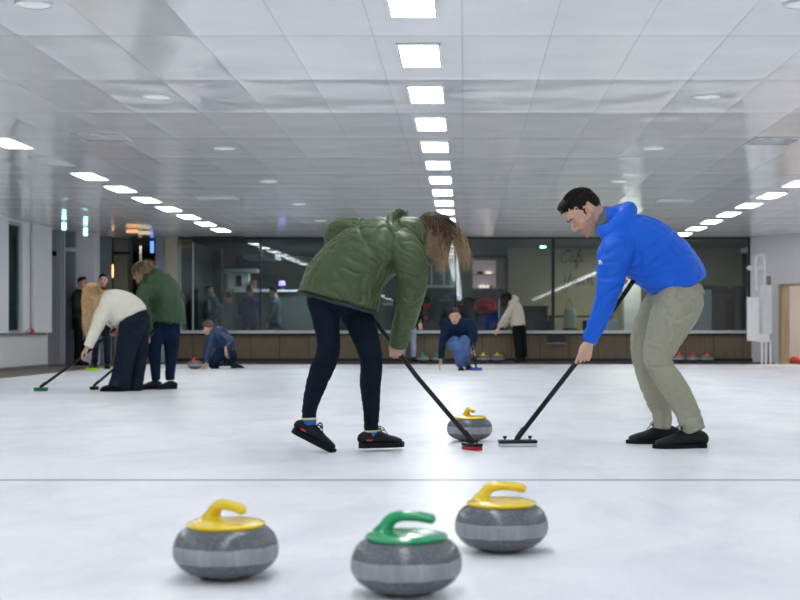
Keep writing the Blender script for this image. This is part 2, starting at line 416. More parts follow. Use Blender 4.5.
# ------------------------------------------------------------------ figures
def frame(fwd, up):
    f = Vector(fwd).normalized(); u = Vector(up); u = (u - f * u.dot(f)).normalized(); l = u.cross(f)
    return Matrix((f, l, u)).transposed()
HEAD = [(.117, .025, -.045, .03), (.105, .058, -.075, .047), (.085, .078, -.09, .063), (.055, .092, -.1, .073), (.022, .096, -.101, .076),
        (-.004, .086, -.098, .074), (-.03, .087, -.09, .071), (-.055, .086, -.075, .066), (-.075, .088, -.055, .06), (-.095, .083, -.03, .049), (-.113, .078, -.005, .034), (-.121, .062, .012, .018)]
def head_mesh(c, R, s, voxel, stub=False):
    bm = bmesh.new(); secs = []; n = 28
    for z, xf, xb, w in HEAD:
        xm, rx = (xf + xb) / 2, (xf - xb) / 2
        ring = []
        for k in range(n):
            a = 2 * PI * k / n; ca, sa = math.cos(a), math.sin(a)
            e = .92
            ring.append(bm.verts.new((xm + rx * math.copysign(abs(ca)**e, ca), w * math.copysign(abs(sa)**e, sa), z)))
        secs.append(ring)
    for a, b in zip(secs, secs[1:]):
        for k in range(n):
            j = (k+1) % n; bm.faces.new((a[k], a[j], b[j], b[k]))
    bm.faces.new(secs[0]); bm.faces.new(secs[-1][::-1])
    loft(bm, [(V(.09, 0, .016), .008, .008), (V(.103, 0, -.008), .009, .009), (V(.116, 0, -.03), .012, .011), (V(.108, 0, -.041), .014, .008)], sub=3, n=12)
    for sgn in (1, -1):
        ell(bm, (.1, sgn * .013, -.037), (.012, .009, .009)); ell(bm, (.086, sgn * .03, .021), (.012, .026, .007))
        ell(bm, (.062, sgn * .046, -.028), (.022, .02, .018))
        ell(bm, (-.012, sgn * .081, -.006), (.021, .010, .034), Matrix.Rotation(-.2, 3, 'Y') @ Matrix.Rotation(sgn * .35, 3, 'Z'))
        ell(bm, (.083, sgn * .031, -.003), (.011, .016, .009))
    ell(bm, (.088, 0, -.066), (.011, .024, .006)); ell(bm, (.086, 0, -.077), (.011, .021, .006)); ell(bm, (.079, 0, -.104), (.015, .02, .013))
    me = remesh(bm, voxel, 2, .4)
    for p in me.polygons:
        x, y, z = p.center
        p.material_index = 0
        if x > .088 and abs(y) < .023 and -.083 < z < -.060: p.material_index = 1
        elif stub and (z < -.052 and x > .02 or (z < -.035 and .0 < x < .05 and abs(y) > .05)) and not (abs(y) < .02 and z > -.05): p.material_index = 2
        elif stub and x > .085 and abs(y) < .03 and -.062 < z < -.05: p.material_index = 2
        p.use_smooth = True
    me.transform(Matrix.Translation(c) @ (R * s).to_4x4())
    return me
FL = [(.042, .026, .02), (.046, .029, .021), (.043, .027, .02), (.034, .021, .018)]
def hand_mesh(wrist, d, n, thumb, curl, s=1.0, voxel=.003, tcurl=.5, spread=0):
    wrist = Vector(wrist); d = Vector(d).normalized(); n = Vector(n); n = (n - d * n.dot(d)).normalized(); sd = d.cross(n) * thumb
    P = lambda a, b, c: wrist + (d * a + sd * b + n * c) * s
    bm = bmesh.new()
    loft(bm, [(P(-.05, 0, 0), .024*s, .02*s), (P(0, 0, 0), .025*s, .018*s), (P(.035, .002, 0), .036*s, .017*s), (P(.075, 0, 0), .041*s, .014*s), (P(.092, 0, 0), .039*s, .01*s)], sd, n=16)
    ell(bm, P(.03, .024, .01), (.02*s, .018*s, .018*s))
    for i in range(4):
        q = P(.088 - .005 * abs(i - 1.2), .031 - i * .0205, 0); pts = [q - d * .02 * s, q]; ang = 0
        cu = curl[i] if isinstance(curl[0], (list, tuple)) else curl
        for L, c in zip(FL[i], cu):
            ang += c
            dr = d * math.cos(ang) + n * math.sin(ang) + sd * spread * (1.5 - i)
            q = q + dr * L * s; pts.append(q.copy())
        tube(bm, pts, [.0095*s, .0098*s, .0088*s, .0082*s, .0066*s], n=10, sub=2)
    q = P(.012, .026, .006); pts = [q.copy()]
    for L, dr in ((.045, d*(.65 + .25*tcurl) + sd*(.65 - .45*tcurl) + n*(.25 + .3*tcurl)), (.032, d*(.9 - tcurl*.3) + sd*(.45 - tcurl*.6) + n*tcurl), (.026, d*(.8 - tcurl*.3) - sd*tcurl*.3 + n*tcurl*1.3)):
        q = q + dr.normalized() * L * s; pts.append(q.copy())
    tube(bm, pts, [.014*s, .0125*s, .0105*s, .008*s], n=10, sub=2)
    return remesh(bm, voxel, 1, .4)
def conv(Y0, pts):
    out = []
    for p in pts:
        px, py, dY, r = p[:4]; Y = Y0 + dY; rr = r * Y / 1000
        out.append((W(px, py, Y), p[4] if len(p) > 4 else rr, rr))
    return out
def strands(name, paths, r, mats, parent):
    """paths: (list of points, material indices per segment)"""
    vs, fs, mi = [], [], []
    for pts, idx in paths:
        base = len(vs); L = len(pts)
        for i, p in enumerate(pts):
            t = (pts[min(i+1, L-1)] - pts[max(i-1, 0)]).normalized(); a = t.orthogonal().normalized(); b = t.cross(a)
            rr = r * (1 - .8 * (i / (L-1)) ** 3)
            for k in range(3): vs.append(p + a * rr * math.cos(2.094*k) + b * rr * math.sin(2.094*k))
        for i in range(L-1):
            for k in range(3):
                j = (k+1) % 3; fs.append((base+3*i+k, base+3*i+j, base+3*i+3+j, base+3*i+3+k)); mi.append(idx[min(i, len(idx)-1)])
    me = bpy.data.meshes.new(name); me.from_pydata(vs, [], fs)
    for m in mats: me.materials.append(m)
    for p, i in zip(me.polygons, mi): p.material_index = i; p.use_smooth = True
    return link_mesh(name, me, None, parent)
def bez(p0, p1, p2, p3, n):
    return [p0*(1-t)**3 + p1*3*t*(1-t)**2 + p2*3*t*t*(1-t) + p3*t**3 for t in [i/n for i in range(n+1)]]

def person(label, Y0, torso, sleeves, legs, pelvis, head, top, trouser, skin='skin', hands=(), feet=(), hair=None, group=None, vox=.013,
           top_name='jacket', wr=(.004, 9), twr=(.004, 9), stub=False, hood=None, shoe='leather', shoe_s=1.0, waxis=None, eyes=True, handvox=.005, neck=True, topextra=None, cat='person'):
    """everything in pixel/depth joints: (px, py, dY, radius px[, depth radius m])"""
    base = W(torso[0][0], 330, Y0); base.z = 0
    root = empty('person', base, label, cat, group); inv = Matrix.Translation(-base)
    hx, hy, hdY, hf, hu, hs = head
    hc = W(hx, hy, Y0 + hdY); R = frame(hf, hu)
    # body, one skin under the clothes
    bm = bmesh.new()
    tt = conv(Y0, torso); loft(bm, [(c, a * .78, b * .78) for c, a, b in tt[1:]], dome=(.1, .5))
    for sl in sleeves: loft(bm, [(c, max(.026, a * .6), max(.024, b * .6)) for c, a, b in conv(Y0, sl)])
    for lg in legs: loft(bm, [(c, a * .72, b * .72) for c, a, b in conv(Y0, lg)], dome=(.3, 0))
    nb = tt[-1][0]; nk = hc + R @ V(-.035, 0, -.07) * hs
    loft(bm, [(nb + (nb - nk) * .25, .07, .06), (nb, .065*hs, .06*hs), (nk, .056*hs, .056*hs), (hc + R @ V(-.02, 0, 0) * hs, .06*hs, .06*hs)], side=R @ V(0, 1, 0))
    parts = [remesh(bm, max(vox, .012), 2)]
    parts.append(head_mesh(hc, R, hs, .0042 if vox < .01 else .007, stub))
    for h in hands: parts.append(hand_mesh(*h[:5], s=h[5] if len(h) > 5 else 1.0, voxel=handvox, **(h[6] if len(h) > 6 else {})))
    me = merge(parts, 'body', [M[skin], M['lip'], M['stubble']]); me.transform(inv)
    body = link_mesh('body', me, None, root)
    if eyes:
        for sgn in (1, -1):
            e = bmesh.new(); ell(e, (0, 0, 0), (.0105, .0125, .006), n=12, m=8)
            m_ = bpy.data.meshes.new('eye'); e.to_mesh(m_); e.free(); m_.materials.append(M['eye']); m_.materials.append(M['iris'])
            for p in m_.polygons:
                p.material_index = 1 if (p.center.x > .0075) else 0
            m_.transform(inv @ Matrix.Translation(hc) @ (R * hs).to_4x4() @ Matrix.Translation(V(.087, sgn * .031, -.003)))
            link_mesh('eye', m_, None, root)
            e = bmesh.new(); tube(e, [V(.098, sgn*.016, .017), V(.1, sgn*.032, .023), V(.086, sgn*.05, .017)], [.003, .004, .002], n=8)
            m_ = bpy.data.meshes.new('eyebrow'); e.to_mesh(m_); e.free(); m_.transform(inv @ Matrix.Translation(hc) @ (R * hs).to_4x4())
            link_mesh('eyebrow', m_, M['hair_brown'], root)
    # trousers
    bm = bmesh.new()
    for lg in legs: loft(bm, conv(Y0, lg), dome=(.6, .15))
    for p in pelvis:
        c = W(p[0], p[1], Y0 + p[2]); ell(bm, c, (p[3] * Y0 / 1000, p[4], p[5] * Y0 / 1000))
    me = remesh(bm, vox, 2); wrinkle(me, twr[0], twr[1], seed=3, axis=(.3, 0, 1), k=1.6); me.transform(inv)
    link_mesh('trousers', me, M[trouser], root)
    # top
    bm = bmesh.new(); loft(bm, tt, dome=(.12, .4), n=28)
    for sl in sleeves: loft(bm, conv(Y0, sl), dome=(.5, .1))
    for t in (topextra or []): loft(bm, conv(Y0, t))
    me = remesh(bm, vox, 9 if vox < .01 else 3); wrinkle(me, wr[0], wr[1], seed=1, axis=waxis); me.transform(inv)
    link_mesh(top_name, me, M[top], root)
    if hood:
        bm = bmesh.new()
        for t in hood: loft(bm, conv(Y0, t))
        me = remesh(bm, vox, 3 if vox < .01 else 2); wrinkle(me, wr[0] * .6, wr[1], seed=5, axis=waxis); me.transform(inv)
        link_mesh('hood', me, M[top], root)
    for (ap, fd, up) in feet:
        make_shoe(root, inv, ap, fd, up, shoe_s, M[shoe], detail=vox < .01)
    if hair: hair(root, inv, hc, R, hs)
    return root, inv
SHOE = [(-.078, .024, .07), (-.062, .036, .098), (-.03, .04, .112), (.01, .041, .114), (.05, .045, .102), (.1, .05, .082), (.15, .049, .068), (.185, .038, .055)]
def make_shoe(root, inv, ap, fd, up, s, m, detail=True):
    R = frame(fd, up); T = inv @ Matrix.Translation(Vector(ap)) @ (R * s).to_4x4() @ Matrix.Translation(V(0, 0, -.085))
    bm = bmesh.new(); loft(bm, [(V(x, 0, (h + .012) / 2), w, (h - .012) / 2) for x, w, h in SHOE], n=16, dome=(.5, .6))
    tube(bm, [V(-.025, 0, .05), V(-.02, 0, .098)], [.04, .039], dome=(.3, .1))
    me = remesh(bm, .006 if detail else .012, 2); me.transform(T); sh = link_mesh('shoe', me, m, root)
    bm = bmesh.new(); out = [(x, w + .005) for x, w, h in SHOE]
    pts = [(-.092, 0)] + [(x, -w) for x, w in out] + [(.212, -.012), (.212, .012)] + [(x, w) for x, w in out[::-1]]
    prism(bm, pts, 0, .032); me = bpy.data.meshes.new('sole'); bmesh.ops.recalc_face_normals(bm, faces=bm.faces); bm.to_mesh(me); bm.free(); me.transform(T)
    so = link_mesh('sole', me, M['rubber'], sh, smooth=False)
    if detail:
        bm = bmesh.new()
        for i in range(4):
            x = .03 + i * .022; z = .11 - i * .0095
            tube(bm, [V(x, -.026, z - .012), V(x + .004, 0, z + .004), V(x + .008, .026, z - .012)], .0028, n=6)
        for sg in (1, -1):
            tube(bm, [V(.03, 0, .112), V(.045, sg * .02, .135), V(.07, sg * .035, .117), V(.055, sg * .02, .107)], .0026, n=6)
            tube(bm, [V(.03, 0, .112), V(.06, sg * .03, .117), V(.085, sg * .05, .087)], .0024, n=6)
        me = bpy.data.meshes.new('laces'); bm.to_mesh(me); bm.free(); me.transform(T); link_mesh('laces', me, M['black_cloth'], sh)
        bm = bmesh.new(); box(bm, (-.05, -.0455, .045), (-.015, -.036, .056))
        me = bpy.data.meshes.new('red_tab'); bm.to_mesh(me); bm.free(); me.transform(T); link_mesh('red_tab', me, M['red_tab'], sh, smooth=False)
    return sh

def short_hair(m, grey=False, vox=.007, tufts=0):
    def f(root, inv, hc, R, s):
        bm = bmesh.new()
        ell(bm, (-.008, 0, .055), (.1, .084, .078), n=24, m=14); ell(bm, (-.047, 0, .022), (.062, .08, .078)); ell(bm, (.056, 0, .1), (.055, .062, .03))
        for sg in (1, -1): ell(bm, (.022, sg * .071, .012), (.012, .011, .035))
        me = remesh(bm, vox, 2); wrinkle(me, .006, 30, seed=2)
        me.transform(inv @ Matrix.Translation(hc) @ (R * s).to_4x4()); h = link_mesh('hair', me, M[m], root)
        if tufts:
            rnd = random.Random(4); paths = []
            for i in range(tufts):
                th = rnd.uniform(0, 2 * PI); ph = rnd.uniform(0, 1.35)
                p = V(-.008 + .1 * math.sin(ph) * math.cos(th), .084 * math.sin(ph) * math.sin(th), .055 + .079 * math.cos(ph))
                nn = V(p.x, p.y * 1.2, p.z - .03).normalized(); fl = V(.6, rnd.uniform(-.5, .5), -.1)
                q = [p - nn * .004, p + nn * .006 + fl * .012, p + nn * .004 + fl * .03]
                paths.append(([inv @ (hc + R @ x * s) for x in q], [0]))
            strands('hair_tuft', paths, .0022, [M[m]], h)
    return f
def wavy_hair(mats, ends, n, r, seed=1, start=(0, 1.7), cap=True, vox=.008, wav=.012, sag=.05):
    """long loose hair: strands leave the scalp and run to the given end clouds (point, spread, weight, bulge)"""
    def f(root, inv, hc, R, s):
        rnd = random.Random(seed)
        bm = bmesh.new(); ell(bm, (-.008, 0, .05), (.103, .087, .082), n=20, m=12); ell(bm, (-.04, 0, -.01), (.075, .083, .1))
        me = remesh(bm, vox, 2); wrinkle(me, .005, 25, seed=2); me.transform(inv @ Matrix.Translation(hc) @ (R * s).to_4x4())
        h = link_mesh('hair', me, mats[0], root)
        paths = []
        tot = sum(e[2] for e in ends)
        for i in range(n):
            x = rnd.random() * tot
            for e in ends:
                x -= e[2]
                if x <= 0: break
            th = rnd.uniform(0, 2*PI); ph = rnd.uniform(*start)
            nl = V(math.sin(ph) * math.cos(th), math.sin(ph) * math.sin(th), math.cos(ph))
            if nl.x > .75 and nl.z < .5: continue
            p0 = hc + R @ V(-.008 + nl.x * .1, nl.y * .086, .03 + nl.z * .1) * s
            end = Vector(e[0]) + V(rnd.gauss(0, e[1]), rnd.gauss(0, e[1]), rnd.gauss(0, e[1] * .8))
            nw = R @ nl
            end = p0 + (end - p0) * rnd.uniform(.72, 1.06)
            L = (end - p0).length
            p1 = p0 + nw * .04 + (end - p0) * .2; p2 = end + V(0, 0, L * .35) + Vector(e[3])
            pts = bez(p0, p1, p2, end, 11)
            ph0 = rnd.uniform(0, 6); w = rnd.uniform(.4, 1) * wav
            for j, p in enumerate(pts):
                t = j / 11; p += V(math.sin(ph0 + t * 9), math.cos(ph0 * 2 + t * 8), 0) * w * t
            off = rnd.uniform(-.2, .25)
            idx = [0 if j/11 + off < .3 else (1 if j/11 + off < .6 else 2) for j in range(11)]
            paths.append(([inv @ p for p in pts], idx))
        strands('hair_strands', paths, r, mats, h)
    return f

# ------------------------------------------------------------------ the room
S('floor', (-6.8, -25, -.3), (8.2, 20.85, 0), M['ice'])
S('ceiling', (-8.6, -25, 2.7), (9.0, 21.5, 2.78), M['ceiling'])
S('wall_left', (-8.3, -25, 0.0), (-8.1, 17.75, 2.7), M['wall_white'], extra=[((-8.3, 18.32, 0), (-8.1, 19.42, 2.7)), ((-8.3, 17.75, 0), (-8.1, 18.32, .655)), ((-8.3, 17.75, 2.66), (-8.1, 18.32, 2.7))])
S('wall_back', (-9.0, -25.3, 0), (9.2, -25, 2.78), M['wall_white'])
S('trim_1', (-8.1, -25, .62), (-8.03, 19.2, .655), M['ledge'], bevel=.004)            # ledge on the left wall
w = empty('window_1', (-8.12, 18.03, 0), None, None); w.scale = (1, K, 1); tag(w, kind='structure')
B('window_pane', (-.04, -.28, .66), (-.03, .28, 2.66), M['glass_dark'], w)
B('window_frame', (-.03, -.285, .655), (.0, -.24, 2.66), M['door_grey'], w, extra=[((-.03, .2, .655), (0, .285, 2.66)), ((-.03, -.24, .655), (0, .2, .70)), ((-.03, -.24, 2.6), (0, .2, 2.66))])
S('trim_2', (-8.1, 17.0, .66), (-8.06, 17.62, 2.7), M['col_white'], bevel=.004)
S('trim_3', (-8.08, 18.62, .66), (-8.02, 19.42, 2.7), M['wall_white'], bevel=.006)
S('walkway', (-8.3, -25, -.3), (-6.8, 26, .004), M['walk'])
S('baseboard_left', (-8.1, -25, .004), (-8.085, 19.4, .05), M['ledge'])
S('walkway_end', (-6.8, 20.85, -.3), (8.2, 27.5, .03), M['walk'])
S('trim_4', (-6.8, 20.78, .0), (6.3, 20.85, .036), M['black_trim'])
# left recess: doors, columns, hall
Y1 = 19.85
def SX(name, px0, px1, Y, y0, y1, m, d=.12, bevel=.004):
    """box of the setting standing at depth Y between two columns of the photograph"""
    a = W(px0, y1, Y); b = W(px1, y0, Y)
    return S(name, (a.x, Y, max(a.z, 0)), (b.x, Y + d, min(b.z, 2.72)), m, bevel=bevel)
d = empty('door_1', (W(56, 0, 19.9).x, 19.9, 0), None, None); tag(d, kind='structure')
x0 = W(45, 0, 19.9).x - d.location.x; x1 = W(64.5, 0, 19.9).x - d.location.x
B('door_leaf', (x0, 0, .01), (x1, .06, 2.7), M['door_grey'], d, extra=[((x0 + .08, -.015, .05), (x0 + .11, 0, 2.6)), ((x1 - .1, -.015, .05), (x1 - .07, 0, 2.6)), ((x0 + .22, -.015, .05), (x0 + .24, 0, 2.6))])
B('door_lock', (-.06, -.07, 2.18), (.02, 0, 2.28), M['mullion'], d, bevel=.01)
d2 = empty('door_2', (W(69, 0, 20.3).x, 20.3, 0), None, None); tag(d2, kind='structure')
B('glass_panel', (-.17, 0, .01), (.13, .03, 2.7), M['panel_blue'], d2)
B('push_bar', (-.14, -.05, 2.3), (.12, -.0, 2.38), M['col_white'], d2, bevel=.01)
SX('column_1', 74, 94.5, 20.4, 200, 372, M['col_white'], .3)
SX('wall_hall_1', 94.5, 99, 22.0, 200, 372, M['glass_dark'], .05)
SX('wall_hall_2', 99, 110.5, 21.2, 200, 372, M['panel_blue'], .1)
SX('column_2', 113.5, 127.5, 21.6, 200, 372, M['olive'], .35)
SX('trim_5', 112, 129, 21.52, 251.5, 254.5, M['black_trim'], .06)
SX('wall_hall_3', 139.3, 141, 23.5, 200, 372, M['panel_blue'], .05)
SX('wall_hall_4', 155.5, 164, 21.3, 200, 372, M['panel_blue'], .1)
SX('column_3', 164.5, 177.5, 21.5, 200, 372, M['creamcol'], .3)
S('wall_hall_5', (-10, 26.0, 0), (-6.2, 26.1, 2.75), M['dark_wall'])
S('wall_hall_6', (-10, 19.42, 0), (-9.9, 26.0, 2.75), M['dark_wall'])
S('wall_hall_7', (-9.9, 19.38, 0), (-8.3, 19.42, 2.75), M['dark_wall'])
S('ceiling_hall', (-10, 21.5, 2.72), (8.0, 27.2, 2.80), M['lounge_ceil'])
for (px, py, h, wd, Y, nm, lb) in ((111.3, 271, .32, .05, 24.0, 'warm', 'narrow warm orange wall lamp glowing left of the olive column'), (128.2, 270, .2, .05, 24.0, 'warm', 'small warm wall lamp glowing right of the olive column')):
    c = W(px, py, Y); t = empty('wall_lamp', (c.x, Y, c.z - h / 2), lb, 'lamp')
    bm = bmesh.new(); tube(bm, [V(0, 0, .02), V(0, 0, h - .02)], wd); obj('lamp_glass', bm, M['warm'], t, smooth=True)
    B('backplate', (-.03, .05, 0), (.03, 2.0, h), M['mullion'], t)
tag(B('post', (W(128.5, 0, 23).x, 23, .03), (W(131.5, 0, 23).x, 23.07, 1.35), M['yellow_post'], bevel=.01), 'yellow upright post in the dark hallway opening', 'post')
for (px, py, Y, lb) in ((64, 224.5, 18.3, 'glowing cyan exit sign hanging left, beside the grey door'), (85.5, 230.5, 19.3, 'glowing cyan exit sign hanging before the white column')):
    c = W(px, py, Y); t = empty('exit_sign', (c.x, Y, c.z), lb, 'exit sign')
    hh = 2.68 - c.z
    B('lit_panel', (-.035, -.02, -.1), (.035, .02, hh), M['cyan'], t, bevel=.004)
    B('housing', (-.045, .02, -.11), (.045, .05, hh + .01), M['frame_grey'], t); B('mount', (-.01, -.01, hh), (.01, .01, 2.7 - c.z), M['frame_grey'], t)
c = W(152, 247, 22.6); t = empty('exit_sign', (c.x, 22.6, c.z), 'small blue lit sign deep inside the dark hallway', 'exit sign')
B('lit_panel', (-.035, -.02, -.13), (.035, .02, .13), emis('blue_sign', (.15, .35, 1.0), .9), t); B('mount', (-.01, 0, .13), (.01, .02, 2.72 - c.z), M['frame_grey'], t)
for (px, Y, r, lb) in ((132.5, 19.6, .13, 'warm round disc added as a reflection in the ceiling above the hallway, left one'), (144.5, 19.9, .14, 'paler round disc added as a reflection in the ceiling above the hallway, right one')):
    c = W(px, 229, Y); t = empty('ceiling_reflection', (c.x, Y, 2.7), lb, 'lamp')  # glowing discs added to imitate warm reflections in the glossy ceiling
    bm = bmesh.new(); lathe(bm, [(0, 0), (.06, 0), (.06, -.02), (r * .4, -.02), (0, -.02)], 20); obj('reflection_base', bm, M['mullion'], t)
    bm = bmesh.new(); lathe(bm, [(0, -.02), (r * .7, -.022), (r, -.06), (r * .9, -.085), (0, -.085)], 24)
    obj('shade_or_reflection', bm, emis('amber_reflection', (1, .5, .2) if px < 140 else (.8, .65, .45), .45 if px < 140 else .3), t, smooth=True)

# back wall of the rink: boards, sill, glazing
BX0, BX1 = W(177.5, 0, 21.4).x, 6.12
S('wall_board', (W(150, 0, 21.4).x, 21.42, .03), (6.2, 21.52, .62), M['board'])
S('baseboard_back', (W(150, 0, 21.4).x, 21.39, .03), (6.2, 21.42, .105), M['black_trim'])
S('trim_6', (BX0, 21.36, .595), (BX1, 21.42, .635), M['black_trim'])
S('window_sill', (BX0, 21.34, .635), (BX1, 21.56, .70), M['sill'], bevel=.006)
g = empty('window_2', (0, 21.46, 0), None, None); tag(g, kind='structure')
B('glass_pane', (BX0, 0, .70), (BX1, .012, 2.70), M['glass'], g)
for k, px in enumerate((260.5, 455.5, 553)):
    x = W(px, 0, 21.46).x; hw = .035 if px > 500 else .018
    B('mullion', (x - hw, -.02, .70), (x + hw, .03, 2.7), M['mullion'], g)
B('mullion', (BX1 - .05, -.02, .7), (BX1, .03, 2.7), M['mullion'], g)
B('mullion', (W(193, 0, 21.46).x - .012, -.015, .7), (W(193, 0, 21.46).x + .012, .03, 2.7), M['sill'], g)
B('head_rail', (BX0, -.03, 2.66), (BX1, .04, 2.70), M['mullion'], g)
c0, c1 = W(192, 242, 21.2), W(243, 234, 21.2)
t = tag(B('roller_blind_box', (c0.x, 21.2, c0.z), (c1.x, 21.4, 2.695), M['black_trim'], bevel=.01), 'long black blind box under the ceiling at the window', 'blind')
c0, c1 = W(548, 344, 21.25), W(566, 334.5, 21.25)
t = empty('wall_heater', ((c0.x + c1.x) / 2, 21.42, 0), 'small dark grey box mounted on the brown board wall', 'wall box')
B('casing', (c0.x - t.location.x, -.17, c0.z + .03), (c1.x - t.location.x, 0, c1.z - .03), M['black_trim'], t, bevel=.01)
B('lower_lip', (c0.x - t.location.x, -.18, c0.z), (c1.x - t.location.x, -.02, c0.z + .028), M['frame_grey'], t)
# right wall with its angled corner and opening
def slab(name, p, q, th, z0, z1, m, parent=None):
    """vertical slab along the line p-q on plan"""
    p, q = Vector(p), Vector(q); dd = (q - p).normalized(); nn = Vector((dd.y, -dd.x)) * th
    bm = bmesh.new(); prism(bm, [tuple(p), tuple(q), tuple(q - nn), tuple(p - nn)], z0, z1)
    return obj(name, bm, m, parent)
A = Vector((6.12, 21.45)); E = Vector((7.75, 18.6)); u_ = (E - A).normalized()
def onray(px):      # where the angled wall meets the sight line of a picture column
    k = (px - 465) / 1000; t = (k * A.y - A.x) / (u_.x - k * u_.y); return A + u_ * t
D0 = onray(779.5); D1 = onray(783); D2 = onray(783) + u_ * 1.15
wr_ = bpy.data.meshes.new('wall_right'); bm = bmesh.new()
def pr(p, q, z0, z1, th=.18):
    dd = (q - p).normalized(); nn = Vector((dd.y, -dd.x)) * th; prism(bm, [tuple(p), tuple(q), tuple(q - nn), tuple(p - nn)], z0, z1)
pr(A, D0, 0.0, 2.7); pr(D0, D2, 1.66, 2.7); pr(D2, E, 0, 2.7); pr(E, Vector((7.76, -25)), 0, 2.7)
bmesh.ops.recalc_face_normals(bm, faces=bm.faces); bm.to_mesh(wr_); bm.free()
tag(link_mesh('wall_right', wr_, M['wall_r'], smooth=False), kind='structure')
bm = bmesh.new(); pr(D0, D1, 0, 1.66, .22); pr(D0, D2, 1.62, 1.66, .22); pr(D2 - u_ * .06, D2, 0, 1.66, .22)
for v in bm.verts: v.co.x -= .02
tag(obj('door_frame', bm, M['tan_wood']), kind='structure')
S('wall_side_room_1', (7.0, 23.2, 0), (9.2, 23.3, 2.6), M['pinkroom']); S('wall_side_room_2', (9.1, 18.6, 0), (9.2, 23.2, 2.6), M['pinkroom'])
for nm_, z0_, z1_, m_ in (('ceiling_side_room', 2.5, 2.6, 'pinkroom'), ('floor_side_room', .0, .03, 'walk')):
    bm = bmesh.new(); prism(bm, [(9.2, 18.6), (9.2, 23.3), (A.x + .3, 23.3), (A.x + .3, A.y - .1), (E.x + .17, E.y + .1)], z0_, z1_); tag(obj(nm_, bm, M[m_]), kind='structure')
S('baseboard_right', (onray(768).x, onray(768).y - .02, .0), (onray(778).x, onray(768).y + .0, .7), M['walk'])
L = bpy.data.lights.new('side_room_lamp', 'AREA'); L.energy = 55; L.size = .8; L.color = (1, .93, .87)
lo = bpy.data.objects.new('side_room_lamp', L); COL.objects.link(lo); lo.location = (8.2, 21.3, 2.45)
cc = W(800, 363, 20.6)
bm = bmesh.new(); lathe(bm, [(0, 0), (.1, 0), (.12, .02), (.1, .1), (.05, .13), (0, .13)], 20, (cc.x - .02, 20.85, .03)); tag(obj('floor_disc', bm, M['red'], smooth=True), 'orange red rounded object on the floor inside the doorway', 'marker')
# folded platform lift beside the opening
t = empty('platform_lift', (W(760, 0, 20.7).x, 20.6, 0), 'white folded wheelchair platform lift beside the wooden door frame', 'lift')
ox = t.location.x
def LB(nm, px0, px1, y0, y1, Y, th, m, bev=.015):
    a, b_ = W(px0, y1, Y), W(px1, y0, Y); return B(nm, (a.x - ox, Y - 20.6, a.z), (b_.x - ox, Y - 20.6 + th, b_.z), m, t, bevel=bev)
LB('folded_platform', 748.5, 760, 297, 341, 20.45, .14, M['white_metal']); LB('housing', 762, 772, 285, 334, 20.6, .2, M['white_metal'])
LB('lower_box', 757, 770, 334, 342, 20.5, .16, M['white_metal']); LB('control_box', 767, 771, 276, 285, 20.65, .1, M['frame_grey'])
for px in (762, 766, 770.5): LB('leg', px - .9, px + .9, 341, 364.5, 20.62, .05, M['white_metal'], .004)
bm = bmesh.new(); tube(bm, [W(756.5, 290, 20.6) - t.location, W(756, 262, 20.6) - t.location, W(757.5, 256, 20.6) - t.location, W(763, 254.5, 20.6) - t.location, W(764.5, 262, 20.6) - t.location, W(764.5, 290, 20.6) - t.location], .022, sub=5)
obj('hand_rail', bm, M['white_metal'], t, smooth=True)
bm = bmesh.new(); tube(bm, [V(0, -.06, 0), V(0, 0, 0)], .05, side=(1, 0, 0)); 
p_ = W(749.5, 268, 20.7); o = empty('spot_lamp', p_, 'pair of small round white spot lamps high on the right corner', 'lamp')
obj('lamp_head', bm, M['white_metal'], o, smooth=True)
bm = bmesh.new(); tube(bm, [V(.22, -.06, 0), V(.22, 0, 0)], .05, side=(1, 0, 0)); obj('lamp_head', bm, M['white_metal'], o, smooth=True)
bm = bmesh.new(); tube(bm, [V(-.06, .02, 0), V(.3, .02, 0), V(.3, .2, 0), V(.3, .7, 0)], .012, n=8); oo = obj('bracket', bm, M['white_metal'], o, smooth=True)

# ------------------------------------------------------------------ ceiling fittings
def ceil_light(x, y, on, label, group):
    t = empty('ceiling_light', (x, y, 2.7), label, 'ceiling light', group)
    bm = bmesh.new(); w_, l_ = .137, .29 * K
    for a, b_ in (((-w_ - .02, -l_ - .02, -.012), (w_ + .02, -l_, 0)), ((-w_ - .02, l_, -.012), (w_ + .02, l_ + .02, 0)), ((-w_ - .02, -l_, -.012), (-w_, l_, 0)), ((w_, -l_, -.012), (w_ + .02, l_, 0))): box(bm, a, b_)
    obj('frame', bm, M['lamp_frame'], t); B('diffuser', (-w_, -l_, -.008), (w_, l_, 0), M['lamp'] if on else M['lamp_off'], t); return t
proto = {}
ROWS = ((-.325, 6.04, 'rectangular white light panel in the middle ceiling row', 'light panels in the middle row'),
        (-4.85, 6.0, 'rectangular white light panel in the left ceiling row', 'light panels in the left row'),
        (4.52, 6.35, 'rectangular white light panel in the right ceiling row', 'light panels in the right row'))
P0 = None
for rx, ph, lb, gp in ROWS:
    st = 1.2 if rx > -4 else 1.155
    k = math.ceil((-23.5 - ph) / st)
    while ph + k * st < 21.0:
        y = ph + k * st
        off = rx < -4 and abs(y - 11.78) < .3
        if P0 is None: P0 = ceil_light(rx, y, True, lb, gp)
        elif off: ceil_light(rx, y, False, 'unlit grey light panel, the only dark one in the left ceiling row', None)
        else:
            c = copy_tree(P0); c.location = (rx, y, 2.7); c['label'] = lb; c['group'] = gp
        k += 1
D_ = None
